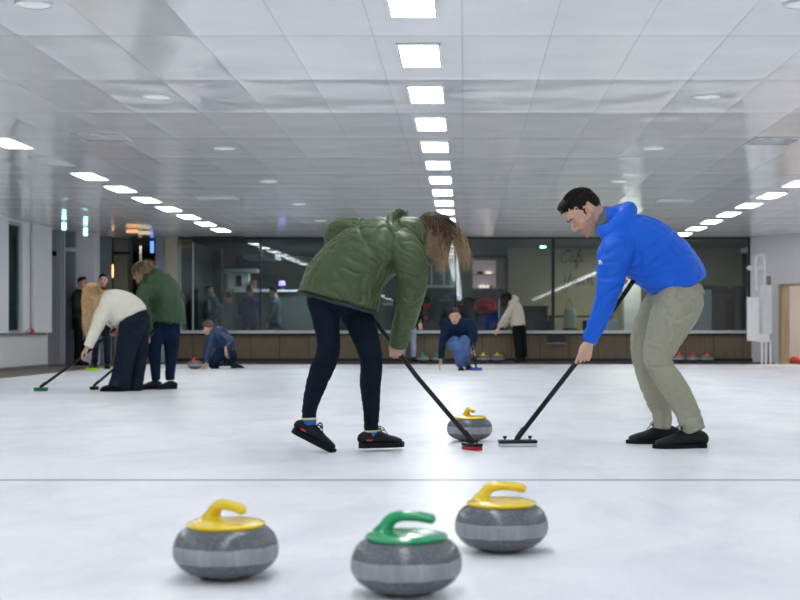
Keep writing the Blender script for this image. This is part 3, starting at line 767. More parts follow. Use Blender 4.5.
for rx, nm in ((-2.63, 'left'), (2.06, 'right')):
    for k in range(6):
        y = 6.1 + 2.42 * k; lb = 'small round recessed ceiling downlight in the %s half of the ceiling' % nm
        if D_ is None:
            D_ = empty('downlight', (rx, y, 2.7), lb, 'downlight', 'round downlights on the left')
            bm = bmesh.new(); lathe(bm, [(.1, 0), (.118, 0), (.115, -.01), (.1, -.012), (.1, 0)], 28); obj('ring', bm, M['white_metal'], D_, smooth=True)
            bm = bmesh.new(); lathe(bm, [(0, -.006), (.1, -.006), (.1, 0), (0, 0)], 28); obj('lens', bm, M['down'], D_, smooth=True)
        else:
            c = copy_tree(D_); c.location = (rx, y, 2.7); c['label'] = lb; c['group'] = 'round downlights on the ' + nm
for x, y, w_, dark, lb in ((-3.74, 10.3, .25, 1, 'dark slotted ceiling air vent at left, the nearer one'), (3.24, 10.5, .25, 1, 'dark slotted ceiling air vent at right, the nearer one'),
                           (-3.74, 15.0, .3, 0, 'pale slatted ceiling grille at left, farther away'), (3.23, 15.3, .3, 0, 'pale slatted ceiling grille at right, farther away')):
    t = empty('ceiling_vent', (x, y, 2.7), lb, 'vent')
    B('vent_frame', (-w_, -.27, -.012), (w_, -.24, 0), M['grill'], t, extra=[((-w_, .24, -.012), (w_, .27, 0)), ((-w_, -.24, -.012), (-w_ + .03, .24, 0)), ((w_ - .03, -.24, -.012), (w_, .24, 0))])
    B('backing', (-w_ + .03, -.24, -.003), (w_ - .03, .24, 0), M['vent_dark'] if dark else M['grill'], t)
    bm = bmesh.new(); k = 0; rnd = random.Random(3)
    for i in range(9):
        yy = -.22 + i * .052
        if dark:
            for j in range(6):
                if rnd.random() < .4: box(bm, (-w_ + .04 + j * (2*w_ - .08)/6, yy, -.01), (-w_ + .05 + (j+1) * (2*w_ - .08)/6, yy + .03, -.003))
        else: box(bm, (-w_ + .03, yy, -.01), (w_ - .03, yy + .02, -.003))
    if dark:
        box(bm, (-.006, -.235, -.0095), (.006, .24, -.003))
        for i in range(9): box(bm, (-w_ + .03, -.222 + i * .052, -.0095), (w_ - .03, -.214 + i * .052, -.003))
    obj('slats', bm, M['white_metal'], t)

# ------------------------------------------------------------------ lounge behind the glass
S('wall_lounge_back', (-6.3, 27.0, 0), (7.2, 27.1, 2.75), M['lounge_wall'])
S('wall_lounge_left', (-6.3, 21.6, 0), (-6.2, 27.0, 2.75), M['lounge_wall'])
S('wall_cafe', (1.06, 24.5, 0), (6.8, 24.6, 2.75), M['beige_wall'])
S('floor_lounge', (-6.2, 21.6, .03), (7.0, 27.0, .035), M['lounge_floor'])
S('wall_lounge_right', (6.9, 21.8, 0), (7.0, 27.0, 2.75), M['beige_wall'])
for nm, loc, e, sz, colr in (('lounge_lamp', (3.6, 23.0, 2.68), 32, 1.2, (1, .93, .78)), ('lounge_lamp', (-3.6, 24.4, 2.68), 34, 1.2, (.8, .95, 1)), ('lounge_lamp', (.2, 25.4, 2.68), 14, 1.0, (1, .9, .8)), ('hall_lamp', (-7.6, 23.6, 2.68), 6, .8, (1, .85, .6))):
    L = bpy.data.lights.new(nm, 'AREA'); L.energy = e * K; L.size = sz; L.color = colr
    o = bpy.data.objects.new(nm, L); COL.objects.link(o); o.location = loc
c = W(587, 242, 24.2); t = empty('wall_speaker', (c.x, 24.2, c.z), 'small black box speaker high on the beige cafe wall', 'speaker')
B('cabinet', (-.14, 0, -.1), (.14, .2, .1), M['black_trim'], t, bevel=.01); B('grille', (-.12, -.01, -.08), (.12, 0, .08), M['vent_dark'], t); B('bracket', (-.03, .2, -.03), (.03, .41, .03), M['mullion'], t)
c = W(543, 244, 24.0); t = empty('exit_sign', (c.x, 24.0, c.z), 'glowing green exit sign hung before the beige cafe wall', 'exit sign')
B('lit_panel', (-.065, -.02, -.09), (.065, .02, .09), M['exitgreen'], t); B('housing', (-.075, .02, -.1), (.075, .06, .1), M['frame_grey'], t); B('mount', (-.01, 0, .085), (.01, .02, 2.72 - c.z), M['frame_grey'], t)
# lettering on the cafe wall
def letters():
    bm = bmesh.new(); Y = 24.48
    def st(pts, r=.012): tube(bm, [W(x, y, Y) for x, y in pts], r, n=6, sub=4)
    st([(571, 252), (568.5, 250.3), (565, 252), (561.5, 256.5), (562, 261), (565, 262.5), (568.5, 260)])
    st([(574.5, 257.5), (572, 256.5), (570, 259.5), (571.5, 262), (574, 259.5), (574.5, 257.5), (574.7, 262.2), (576, 261.2)])
    st([(575.8, 261), (578.5, 256), (580.5, 250.5), (579.2, 249.8), (577.6, 256), (575.8, 267), (577.3, 266.8), (578.2, 261.5)]); st([(575.6, 256.6), (580, 256)])
    st([(579.5, 260.5), (582.3, 259), (582.6, 256.8), (581, 256.8), (580, 260), (581.2, 262.2), (583.8, 260.3)]); st([(582.5, 254.2), (584, 252.6)])
    st([(563.5, 274), (565, 276), (564.8, 281), (567, 282.5), (570, 276)]); st([(571, 273.5), (569, 283), (566, 291), (563.5, 289)])
    st([(573, 277), (572.3, 283), (574.5, 284.2), (576.5, 278)]); st([(577, 277), (576.5, 283.5), (578, 284)])
    st([(579.5, 284.5), (580, 278)]); st([(580, 280), (582.5, 277.2), (583.6, 279.5), (583.4, 284.5), (585, 284)])
    st([(588, 284.5), (588.2, 278)]); st([(588.2, 280), (590.8, 277.5), (591.8, 280), (591.8, 284.5), (593.6, 284)])
    return bm
tag(obj('wall_lettering', letters(), M['script'], smooth=True), 'grey handwritten cafe lettering on the beige wall behind the glass', 'lettering')
# interior window, display case
c0, c1 = W(419, 285, 26.6), W(456, 250, 26.6)
S('window_3', (c0.x, 26.6, c0.z), (c1.x, 26.62, c1.z), M['glass_dark'])
S('trim_7', (c0.x, 26.55, c0.z - .07), (c1.x, 26.62, c0.z), M['frame_grey'], extra=[((c0.x + q * (c1.x - c0.x) - .02, 26.56, c0.z), (c0.x + q * (c1.x - c0.x) + .02, 26.6, c1.z)) for q in (0, .34, .68, 1)])
c0, c1 = W(472, 288, 24.7), W(505, 260, 24.7)
t = empty('display_case', ((c0.x + c1.x) / 2, 24.7, c0.z), 'lit glass display case with small bright items on its shelves', 'display case')
wd = (c1.x - c0.x) / 2; hh = c1.z - c0.z
B('case_frame', (-wd, 0, -.03), (wd, .3, 0), M['frame_grey'], t, extra=[((-wd, 0, hh), (wd, .3, hh + .05)), ((-wd, 0, 0), (-wd + .03, .3, hh)), ((wd - .03, 0, 0), (wd, .3, hh))])
B('back_panel', (-wd + .03, .26, 0), (wd - .22, .28, hh), M['case_glow'], t); B('side_panel', (wd - .22, .1, 0), (wd - .03, .28, hh), M['tan_wood'], t)
B('shelf', (-wd + .03, .02, hh * .48), (wd - .22, .26, hh * .5), M['frame_grey'], t); B('stand', (-wd, .05, -c0.z + .035), (wd, .3, -.03), M['brownwood'], t)
k = 0
for i, (fx, fz, mm) in enumerate(((-.5, 0, 'cup_glow'), (-.28, 0, 'cup_glow'), (-.05, 0, 'cup_glow'), (.18, 0, 'tote'), (-.6, .5, 'dark_fab'), (-.42, .5, 'dark_fab'), (-.1, .5, 'cup_glow'), (.1, .5, 'cup_glow'))):
    bm = bmesh.new(); lathe(bm, [(0, 0), (.03, 0), (.042, .06), (.03, .075), (0, .075)], 14, (t.location.x + fx * wd, 24.82, c0.z + fz * hh + .001))
    tag(obj('cup', bm, M[mm], smooth=True), 'small cup-like item standing in the lit display case, %s shelf' % ('lower' if fz == 0 else 'upper'), 'cup', 'items in the display case')
# red menu strip and counter under the case, coats on a rail
t = empty('clothes_rail', (W(448, 0, 23.6).x, 23.6, .035), 'low clothes rail carrying dark coats behind the window', 'clothes rail')
rl = .036 * 23.6
bm = bmesh.new(); tube(bm, [V(-1.25, 0, 1.38), V(1.2, 0, 1.38)], .018, side=(0, 1, 0))
for x in (-1.25, 1.2): tube(bm, [V(x, 0, 0), V(x, 0, 1.38)], .018); tube(bm, [V(x, -.25, .02), V(x, .25, .02)], .018, side=(1, 0, 0))
obj('rail', bm, M['chrome'], t, smooth=True)
def coat(px, Y, top, L, w_, m, lb, patches=()):
    c = W(px, top, Y)
    t = empty('hanging_coat', (c.x, Y, c.z), lb, 'coat', None); bm = bmesh.new()
    loft(bm, [(V(0, 0, -L), .14, w_), (V(0, 0, -L * .5), .13, w_ * .95), (V(0, 0, -.12), .11, w_ * .9), (V(0, 0, -.02), .05, w_ * .3)], dome=(.1, .3))
    for sg in (1, -1): loft(bm, [(V(sg * w_ * .8, 0, -.1), .07, .06), (V(sg * w_ * 1.05, -.02, -L * .45), .06, .055), (V(sg * w_ * 1.1, -.04, -L * .8), .05, .045)])
    me = remesh(bm, .02, 2); wrinkle(me, .012, 7, axis=(0, 0, 1)); link_mesh('coat_body', me, M[m], t)
    bm = bmesh.new(); tube(bm, [V(0, 0, -.02), V(0, 0, .04), V(.02, 0, .06)], .005, n=6); obj('hanger', bm, M['chrome'], t)
    for (x, z, ww, hh2, mm) in patches: B('patch', (x, -.15, z), (x + ww, -.125, z + hh2), M[mm], t, bevel=.01)
    return t
coat(403, 23.6, 296, .75, .2, 'black_cloth', 'black coat hanging at the left end of the rail')
coat(420, 23.5, 293, .8, .2, 'black_cloth', 'black coat with small red patches hanging on the rail', [(-.05, -.25, .12, .07, 'red_cloth'), (.08, -.36, .16, .1, 'red_cloth'), (.0, -.5, .1, .06, 'red_cloth'), (.1, -.62, .08, .07, 'red_cloth')])
coat(436, 23.6, 298, .75, .19, 'dark_fab', 'charcoal coat hanging behind the crouching man, left of his head')
coat(452, 23.7, 292, .8, .2, 'slate', 'dark slate coat hanging behind the crouching man')
coat(468, 23.6, 296, .75, .18, 'black_cloth', 'black coat with one red spot hanging right of the crouching man', [(-.2, -.22, .09, .07, 'red_cloth')])
rc = coat(485, 23.3, 297, .36, .2, 'red_cloth', 'bright red top with dark stripes hanging on the rail')
for i in range(3): B('stripe', (-.2, -.150, -.14 - i * .09), (.2, -.135, -.125 - i * .09), M['dark_fab'], rc)
coat(486, 23.45, 314, .36, .16, 'royal', 'blue garment hanging below the red striped top')
tag(B('storage_shelf', (W(395, 0, 24.4).x, 24.3, .035), (W(500, 0, 24.4).x, 24.45, 1.15), M['dark_fab'], bevel=.01), 'low dark cabinet behind the rail of coats', 'cabinet')
t = empty('service_counter', (W(440, 0, 25.4).x, 25.4, .035), 'long dark counter under the interior window frames', 'counter')
B('counter_body', (-1.4, 0, 0), (1.5, .5, 1.3), M['dark_wall'], t); B('counter_top', (-1.45, -.05, 1.3), (1.55, .55, 1.36), M['frame_grey'], t, bevel=.01)
for px, w_, lb in ((428, .35, 'flat pale folded stack on the dark counter, left one'), (482, .42, 'flat pale tray on the dark counter, right one')):
    c = W(px, 0, 25.6); tag(B('tray', (c.x - w_, 25.45, 1.396), (c.x + w_, 25.8, 1.46), M['slate'], bevel=.02), lb, 'tray')
# cafe chairs, table, sofa, tote
def chair(px, Y, rz, m, lb):
    c = W(px, 0, Y); t = empty('cafe_chair', (c.x, Y, .035), lb, 'chair', None, rz)
    B('seat', (-.22, -.22, .43), (.22, .22, .47), M[m], t, bevel=.015)
    B('backrest', (-.22, .19, .5), (.22, .23, .9), M[m], t, bevel=.02)
    for sx in (-.19, .19):
        for sy in (-.19, .2):
            bm = bmesh.new(); tube(bm, [V(sx * 1.1, sy * 1.1, 0), V(sx, sy, .44)] + ([V(sx, sy + .01, .6)] if sy > 0 else []), .013, n=8); obj('leg', bm, M['chrome'], t, smooth=True)
    return t
chair(526, 22.9, .2, 'dark_fab', 'dark chair behind the glass, just right of the beige jacket')
chair(546, 23.35, 2.9, 'dark_fab', 'dark chair behind the glass, left of the wide mullion')
chair(590, 22.9, -.3, 'dark_fab', 'dark chair behind the glass under the wall lettering')
chair(614, 22.4, .5, 'panel_blue', 'blue grey chair behind the glass beside the grey column')
chair(696, 22.4, .1, 'panel_blue', 'pale blue grey chair behind the glass, rightmost of the chairs')
t = empty('cafe_table', (W(580, 0, 23.7).x, 23.7, .035), 'dark cafe table behind the glass under the wall lettering', 'table')
B('tabletop', (-.75, -.35, .98), (.75, .35, 1.02), M['dark_fab'], t, bevel=.01)
for sx in (-.7, .7):
    for sy in (-.3, .3): B('leg', (sx - .02, sy - .02, 0), (sx + .02, sy + .02, .98), M['mullion'], t)
t = empty('high_table', (W(533, 0, 23.9).x, 23.9, .035), 'dark high table along the beige wall behind the chairs', 'table')
B('tabletop', (-.38, -.22, 1.2), (.36, .25, 1.25), M['dark_fab'], t, bevel=.01)
B('table_base', (-.36, -.18, 0), (.34, .2, 1.2), M['dark_fab'], t, bevel=.01)
t = empty('tote_bag', (W(570, 0, 22.6).x, 22.6, .035), 'pale canvas tote bag standing by the window on a stool', 'bag')
bm = bmesh.new(); loft(bm, [(V(0, 0, .72), .06, .14), (V(0, 0, 1.0), .07, .15), (V(0, 0, 1.16), .03, .12)], dome=(.1, .1)); me = remesh(bm, .015, 1); wrinkle(me, .008, 8); link_mesh('bag_body', me, M['tote'], t)
bm = bmesh.new(); tube(bm, [V(-.08, 0, 1.12), V(-.05, 0, 1.34), V(.0, 0, 1.42), (.05, 0, 1.34), V(.08, 0, 1.12)], .012, n=8); obj('strap', bm, M['tote'], t, smooth=True)
t = empty('bar_stool', (W(570, 0, 22.6).x, 22.6, .035), 'dark stool carrying the pale tote bag', 'stool')
bm = bmesh.new(); lathe(bm, [(0, .67), (.16, .67), (.17, .69), (.16, .715), (0, .715)], 20); obj('seat', bm, M['dark_fab'], t, smooth=True)
for k in range(4):
    a = PI / 4 + k * PI / 2; bm = bmesh.new(); tube(bm, [V(.17 * math.cos(a), .17 * math.sin(a), 0), V(.1 * math.cos(a), .1 * math.sin(a), .67)], .012, n=8); obj('leg', bm, M['chrome'], t, smooth=True)
S('column_4', (W(624, 0, 23.4).x, 23.4, .03), (W(641, 0, 23.4).x, 23.8, 2.72), M['grill'], bevel=.01)
t = empty('sideboard', (W(715, 0, 23.6).x, 23.6, .035), 'tall dark brown cabinet behind the glass at far right', 'cabinet')
B('carcass', (-.95, 0, 0), (.72, .5, 1.72), M['black_trim'], t, bevel=.01); B('door', (-.05, -.02, .08), (.38, 0, 1.55), M['brownwood'], t, bevel=.005); B('door', (-.92, -.02, .08), (-.08, 0, 1.62), M['panel_blue'], t, bevel=.005)
# left end of the lounge
t = empty('coffee_kiosk', (W(238, 0, 25.0).x, 25.0, .035), 'white kiosk counter with an overhanging canopy behind the glass', 'kiosk')
B('counter', (-.28, 0, 0), (.32, .5, .98), M['lounge_wall'], t); B('cabinet', (-.25, .05, 1.72), (.25, .4, 2.1), M['white_metal'], t, bevel=.01); B('canopy', (-.42, -.1, 2.12), (.5, .5, 2.2), M['col_white'], t, bevel=.01)
B('door_panel', (-.06, .03, 1.76), (.08, .05, 2.04), M['glass_dark'], t); B('worktop', (-.1, -.1, 1.62), (.9, .45, 1.69), M['white_metal'], t, bevel=.01)
for sx in (-.2, .85): B('leg', (sx - .02, 0, .0), (sx + .02, .05, 1.62), M['frame_grey'], t)
tag(B('flower_box', (W(249, 0, 24.9).x, 24.95, 1.73), (W(255, 0, 24.9).x, 25.1, 1.95), mat('dusty_red', (.25, .08, .07), .8), bevel=.02), 'small dusty red box on the white kiosk worktop', 'box')
S('column_5', (W(215, 0, 24.6).x, 24.6, .03), (W(221, 0, 24.6).x, 24.9, 2.72), M['mullion']); S('wall_lounge_1', (W(200, 0, 26).x, 26, .03), (W(231, 0, 26).x, 26.1, 2.3), M['creamcol'])
S('trim_8', (W(243, 0, 24).x, 24.0, 2.42), (W(275, 0, 24).x, 24.8, 2.52), M['frame_grey'])
t = empty('table_lamp', (W(282, 0, 25.3).x, 25.3, 0), 'lamp with a violet glowing shade on a pale counter', 'lamp')
bm = bmesh.new(); lathe(bm, [(0, 1.72), (.07, 1.72), (.07, 1.74), (.015, 1.75), (.015, 1.83), (0, 1.83)], 16); obj('base', bm, M['frame_grey'], t)
bm = bmesh.new(); lathe(bm, [(0, 1.84), (.09, 1.84), (.07, 1.95), (0, 1.95)], 16); obj('shade_or_reflection', bm, M['violetlamp'], t, smooth=True)
t = empty('bar_counter', (W(285, 0, 25.3).x, 25.3, .035), 'tall pale bar counter under the violet lamp', 'counter')
B('counter_top', (-.2, -.2, 1.63), (.75, .3, 1.685), M['col_white'], t, bevel=.01); B('counter_body', (-.15, -.1, 0), (.7, .28, 1.63), M['lounge_wall'], t)
tag(B('dark_cabinet', (-6.15, 22.3, .035), (W(199, 0, 22.4).x, 22.8, 1.62), M['black_trim'], bevel=.02), 'black bulky cabinet at the left end of the window', 'cabinet')

# ------------------------------------------------------------------ curling stones
def stone_handle():
    bm = bmesh.new()
    lathe(bm, [(0, .138), (.108, .138), (.113, .144), (.111, .15), (.09, .156), (.05, .159), (0, .16)], 48)
    loft(bm, [(V(-.078, 0, .150), .032, .02), (V(-.060, 0, .164), .027, .02), (V(-.050, 0, .178), .020, .019), (V(-.038, 0, .191), .018, .0165), (V(-.012, 0, .198), .0165, .0145), (V(.03, 0, .197), .016, .0138), (V(.068, 0, .191), .016, .0135)], n=20, sub=6, dome=(.6, 1))
    return remesh(bm, .0028, 3)
SB = bmesh.new(); lathe(SB, [(0, .006), (.055, .004), (.062, 0), (.068, .002), (.08, .009), (.108, .017), (.132, .033), (.1455, .052), (.15, .066), (.15, .084), (.1475, .098), (.138, .119), (.122, .134), (.1, .1425), (.06, .144), (0, .144)], 64)
SBM = bpy.data.meshes.new('granite_body'); bmesh.ops.recalc_face_normals(SB, faces=SB.faces); SB.to_mesh(SBM); SB.free(); SBM.materials.append(M['granite'])
for p in SBM.polygons: p.use_smooth = True
HM = stone_handle()
HMc = {}
for c in ('yellow', 'green', 'red'):
    HMc[c] = HM.copy(); HMc[c].materials.append(M[c])
    for p in HMc[c].polygons: p.use_smooth = True
def stone(x, y, z, rz, colr, label, group=None, s=1.0):
    t = empty('curling_stone', (x, y, z), label, 'curling stone', group, rz); t.scale = (s, s, s * 1.05)
    b = link_mesh('granite_body', SBM, None, t, smooth=False)
    h = link_mesh('handle', HMc[colr], None, t, smooth=False)
    bm = bmesh.new()      # small dark printed marks on the cover
    for k in range(7): box(bm, (-.008, -.004 - .0, 0), (.004, .004, .0008), Matrix.Translation(V(-.088 * math.cos(-.5 + k * .16), -.088 * math.sin(-.5 + k * .16), .1562)) @ Matrix.Rotation(-.5 + k * .16, 4, 'Z'))
    tag(obj('printed_mark', bm, M['frame_grey'], h), 'small grey printed mark')
    return t
stone((226 - 465) * 2.87 / 1000, 2.87, 0, -.7, 'yellow', 'yellow-handled curling stone in front, leftmost of the three nearest')
stone((406.5 - 465) * 2.71 / 1000, 2.70, 0, -.08, 'green', 'green-handled curling stone nearest the camera at the bottom')
stone((501.5 - 465) * 3.21 / 1000, 3.22, 0, -.06, 'yellow', 'yellow-handled curling stone right behind the nearest green one')
stone((469.7 - 465) * 6.3 / 1000, 6.4, 0, -1.25, 'yellow', 'yellow-handled curling stone between the two sweepers\' broom heads', s=.97)
stone((195 - 465) * 18.2 / 1000, 18.2, 0, 1.2, 'red', 'red-handled curling stone on the ice before the kneeling child', s=.93)
for px, c, lb in ((423, 'green', 'green-handled curling stone by the back board, left one of two'), (437.5, 'green', 'green-handled curling stone by the back board, beside the crouching man'),
                  (483.5, 'yellow', 'yellow-handled curling stone by the back board, left one of two'), (497.5, 'yellow', 'yellow-handled curling stone by the back board, next to the beige jacket'),
                  (679, 'red', 'red-handled curling stone at the back right, leftmost of three'), (693, 'red', 'red-handled curling stone at the back right, middle of three'), (707, 'red', 'red-handled curling stone at the back right, rightmost of three')):
    stone((px - 465) * 21.15 / 1000, 21.15, .03, 1.4, c, lb, 'spare stones along the back board', s=.95)
t = empty('stone_handle', (W(68, 0, 18.6).x + .05, 18.45, .655), 'small orange red cap-shaped object on the left ledge', 'handle')
t.location.x = -8.055
bm = bmesh.new(); lathe(bm, [(0, 0), (.07, 0), (.075, .03), (.05, .07), (0, .085)], 20); o = obj('cap', bm, M['red'], t, smooth=True)
bm = bmesh.new(); tube(bm, [V(-.02, -.12, .02), V(0, -.05, .04)], .03); obj('white_tip', bm, M['white_pad'], t, smooth=True)
t.location.x = -7.98 - .04; t.location.z = .656

# ------------------------------------------------------------------ brooms
YB = {}
def broom(foot, top, label, headdir, hw, hd, padm, headm='carbon', r=.0135, knobs=True, tilt=0, hh=.022, yb=None):
    """foot: contact point on the ice under the handle; headdir: long axis of the head"""
    foot, top = Vector(foot), Vector(top); t = empty('curling_broom', foot, label, 'broom'); YB[t.name] = yb if yb else foot.y
    dr = (top - foot); a = Vector(headdir).normalized(); R = frame(a, (0, 0, 1))
    bm = bmesh.new(); tube(bm, [V(0, 0, hh + .028), dr * .5, dr], r, n=16, sub=1, dome=(.3, .8)); obj('handle', bm, M['carbon'], t, smooth=True)
    bm = bmesh.new(); box(bm, (-hw, -hd, hh), (hw, hd, hh + .02), R.to_4x4()); hd_ = obj('head', bm, M[headm], t, bevel=.006)
    bm = bmesh.new(); dn = dr.normalized(); tube(bm, [V(0, 0, hh + .01), V(0, 0, hh + .03), V(0, 0, hh + .03) + dn * .07], [.02, .017, r + .0012]); obj('socket', bm, M['carbon'], t, smooth=True)
    bm = bmesh.new(); box(bm, (-hw * .97, -hd * .95, .001), (hw * .97, hd * .95, hh), R.to_4x4()); obj('pad', bm, M[padm], t, bevel=.006)
    if knobs:
        for sg in (-.65, .65):
            bm = bmesh.new(); lathe(bm, [(0, hh + .02), (.005, hh + .02), (.005, hh + .028), (.012, hh + .032), (.012, hh + .044), (0, hh + .044)], 14, tuple(R @ V(hw * sg, 0, 0))); obj('knob', bm, M['carbon'], t, smooth=True)
    return t
F1 = W(472, 449, 5.94); F1.z = 0; G1 = W(397, 349, 6.02); T1 = W(362, 302.8, 6.06)
broom(F1, T1, 'black broom with red pad held by the woman in the green parka', (.6, -.8, 0), .068, .032, 'red_pad', r=.0145, yb=5.85)
F2 = W(517.5, 446.5, 6.08); F2.z = 0; G2 = W(583, 354, 6.07); T2 = W(634, 280, 6.07)
broom(F2, T2, 'black broom with wide flat head held by the man in the blue jacket', (1, .08, 0), .118, .04, 'white_pad', r=.0155, yb=6.1)

# ------------------------------------------------------------------ woman in the green parka
Y = 5.85
def hair1():
    return wavy_hair([M['hair_root'], M['hair_mid'], M['hair_tip']],
        [(W(436, 262, 5.80), .022, 5, (0, 0, 0)), (W(443, 270, 5.78), .014, 2, (0, 0, 0)), (W(467, 270, 5.85), .012, 1.3, (.0, 0, .10)), (W(463, 260, 5.85), .014, .6, (.0, 0, .08)), (W(430, 252, 5.76), .02, 3, (0, 0, 0))], 1100, .0021, seed=5, wav=.03)
sl_near = [(398, 240, -.12, 17, .09), (406, 250, -.16, 18, .09), (411, 264, -.16, 17.5, .095), (412, 285, -.10, 15.5, .09), (407, 312, .03, 13, .078), (398, 346, .15, 9.5, .055)]
sl_far = [(388, 238, .17, 15, .09), (362, 232, .26, 13.5, .08), (339, 233, .29, 12, .075), (340, 262, .27, 10, .06), (364, 296, .21, 8, .045)]
torso1 = [(338, 302, -.01, 41.5, .20), (343, 286, 0, 41, .215), (352, 270, 0, 37, .22), (368, 255, 0, 33.5, .225), (387, 244, 0, 30, .22), (403, 238, 0, 20, .16), (413, 235, 0, 13, .08)]
leg1a = [(322, 300, -.07, 16, .1), (327, 330, -.07, 12.8, .078), (327.5, 353, -.07, 12, .07), (321, 370, -.07, 12, .065), (314, 390, -.07, 10, .055), (309, 409, -.07, 7.8, .044), (308.5, 420, -.07, 7.2, .04)]
leg1b = [(351, 300, .04, 17, .1), (363, 329, .04, 14.6, .085), (370, 352, .04, 12.2, .07), (371.5, 366, .04, 11.3, .066), (370.5, 385, .04, 10.8, .06), (371.5, 408, .04, 8.8, .05), (371, 431, .04, 7, .04)]
sh_a = V(-.1, 0, 0)
p, inv = person('woman in a green parka and dark jeans bending over a broom, long hair hanging', Y, torso1, [sl_near, sl_far], [leg1a, leg1b], [(336, 300, -.01, 30, .15, 18)],
    (430, 233, .0, (.66, .12, -.74), (.74, 0, .66), 1.0), 'parka', 'denim_black', skin='skin_w',
    hands=[(W(398, 340, 6.0), (-.15, .05, -1), (.1, 1, .1), -1, (.9, 1.1, .6), .95, dict(tcurl=.7)), (W(364, 292, 6.07), (.3, 0, -1), (0, -1, 0), 1, (.8, 1.1, .7), .95)],
    feet=[(W(310, 427, 5.78), (.80, .12, -.42), (.42, 0, .85), ), (W(372.5, 434.0, 5.89), (.82, .35, 0), (0, 0, 1))], hair=hair1(), vox=.0068, top_name='parka', wr=(.0075, 13), waxis=(.85, 0, -.45), twr=(.003, 16), handvox=.0032, shoe_s=.93,
    hood=[[(431, 262, -.10, 3.2), (421, 256, -.16, 5), (408, 247, -.19, 5.6), (396, 235.5, -.18, 5.6), (389.5, 223, -.13, 4.6), (394, 216, 0, 5, .07), (405, 214.5, .12, 5)],
          [(427, 243, -.03, 9.5, .10), (415, 232, -.01, 15, .13), (403, 225, 0, 9.5, .12)]])
# hem lining, socks, collar label
bm = bmesh.new(); ring = []
for k in range(33):
    a = 2 * PI * k / 32; cx, cy = 338 + 41 * math.cos(a) * .965, 303 + 41 * math.cos(a) * .268
    ring.append(W(cx, cy, Y + .19 * math.sin(a)))
tube(bm, ring, .011, n=8, sub=1); me = bpy.data.meshes.new('hem_cord'); bm.to_mesh(me); bm.free(); me.transform(inv); link_mesh('hem_cord', me, M['parka_in'], p)
for (x0_, y0_, x1_, y1_, Yk, rr) in ((308.5, 418, 308.7, 425, 5.78, .043), (371, 430, 371.2, 436, 5.89, .041)):
    bm = bmesh.new(); tube(bm, [W(x0_, y0_, Yk), W(x1_, y1_, Yk)], [rr, rr * .97], sub=1, dome=(.1, .1)); me = bpy.data.meshes.new('sock'); bm.to_mesh(me); bm.free(); me.transform(inv); sk = link_mesh('sock', me, M['sock'], p)
    bm = bmesh.new(); tube(bm, [W(x0_, y0_, Yk), W(x0_ + .05, y0_ + 1.7, Yk)], [rr + .002] * 2, sub=1, dome=(.05, .05)); me = bpy.data.meshes.new('cuff_band'); bm.to_mesh(me); bm.free(); me.transform(inv); link_mesh('cuff_band', me, M['sock_y'], sk)

# ------------------------------------------------------------------ man in the blue jacket
Y = 6.1
torso2 = [(682, 287, 0, 26.5, .185), (676, 276, 0, 30, .19), (663, 264, 0, 32.5, .20), (645, 250, 0, 33, .225), (628, 237, 0, 27.5, .21), (615, 226, 0, 19, .14), (607, 220, 0, 12, .075)]
sn = [(629, 233, -.10, 16, .09), (621, 245, -.17, 19, .09), (616, 256, -.18, 19, .09), (612, 279, -.18, 15, .078), (606, 303, -.15, 12, .065), (598, 323, -.10, 10.2, .056), (589, 342, -.05, 8.2, .045)]
sf = [(622, 240, .18, 16, .09), (636, 256, .28, 12, .07), (648, 266, .28, 10, .06), (637, 275, .1, 7, .045)]
lgn = [(683, 296, -.07, 24, .125), (676, 312, -.09, 24, .115), (667, 332, -.10, 20.5, .1), (659, 355, -.11, 16, .09), (662, 369, -.11, 14.2, .085), (675, 388, -.10, 14, .08), (687, 410, -.10, 13, .078), (695, 431, -.10, 12.2, .072)]
lgf = [(665, 296, .1, 18, .11), (653, 315, .13, 16.5, .1), (645, 335, .16, 15.5, .095), (642, 354, .18, 12.5, .085), (646.5, 372, .19, 12.6, .08), (654, 395, .20, 12, .078), (660, 411, .21, 10.5, .072), (660, 427, .21, 9.2, .068)]
p, inv = person('man in a bright blue jacket and khaki trousers leaning over a broom', Y, torso2, [sn, sf], [lgn, lgf], [(680, 292, 0, 25, .15, 15), (672, 301, .0, 22, .14, 14)],
    (585, 211.5, -.02, (-.70, -.16, -.66), (-.68, -.05, .72), 1.12), 'blue', 'khaki', skin='skin', stub=True,
    hands=[(W(590, 343.5, 6.03), (-.38, .03, -.92), (.05, 1, -.1), -1, [(.35, .35, .25), (.7, .9, .5), (.95, 1.2, .6), (1.1, 1.3, .6)], 1.02, dict(tcurl=.95)),
           (W(640, 278, 6.14), (-1, -.25, .3), (.0, -.6, -.8), 1, (.8, 1.1, .7), 1.0)],
    feet=[(W(692, 434.5, 6.0), (-.97, -.18, 0), (0, 0, 1)), (W(662, 429, 6.33), (-.98, -.05, 0), (0, 0, 1))], shoe_s=1.13, hair=short_hair('hair_brown', tufts=500), vox=.0068, wr=(.008, 9), waxis=(.85, 0, .35), twr=(.0045, 10), handvox=.0032,
    hood=[[(601, 229, -.10, 5, .03), (611, 232, -.15, 12, .05), (622, 226, -.13, 12, .06), (627, 215, -.05, 10, .08), (625, 213, .06, 9, .07), (612, 216, .14, 9, .05), (603, 224, .12, 5, .03)],
          [(606, 216, -.02, 10, .09), (616, 219, 0, 13, .12), (622, 224, 0, 15, .12)]])
bm = bmesh.new(); loft(bm, conv(Y, [(598, 228, -.02, 9, .075), (603, 222, -.01, 12, .082), (610, 218, 0, 13, .085)]))
me = remesh(bm, .008, 2); me.transform(inv); tag(link_mesh('collar', me, M['grey_cloth'], p), 'grey inner collar')
jk = [o for o in p.children if o.name.startswith('jacket')][0]
from mathutils.bvhtree import BVHTree
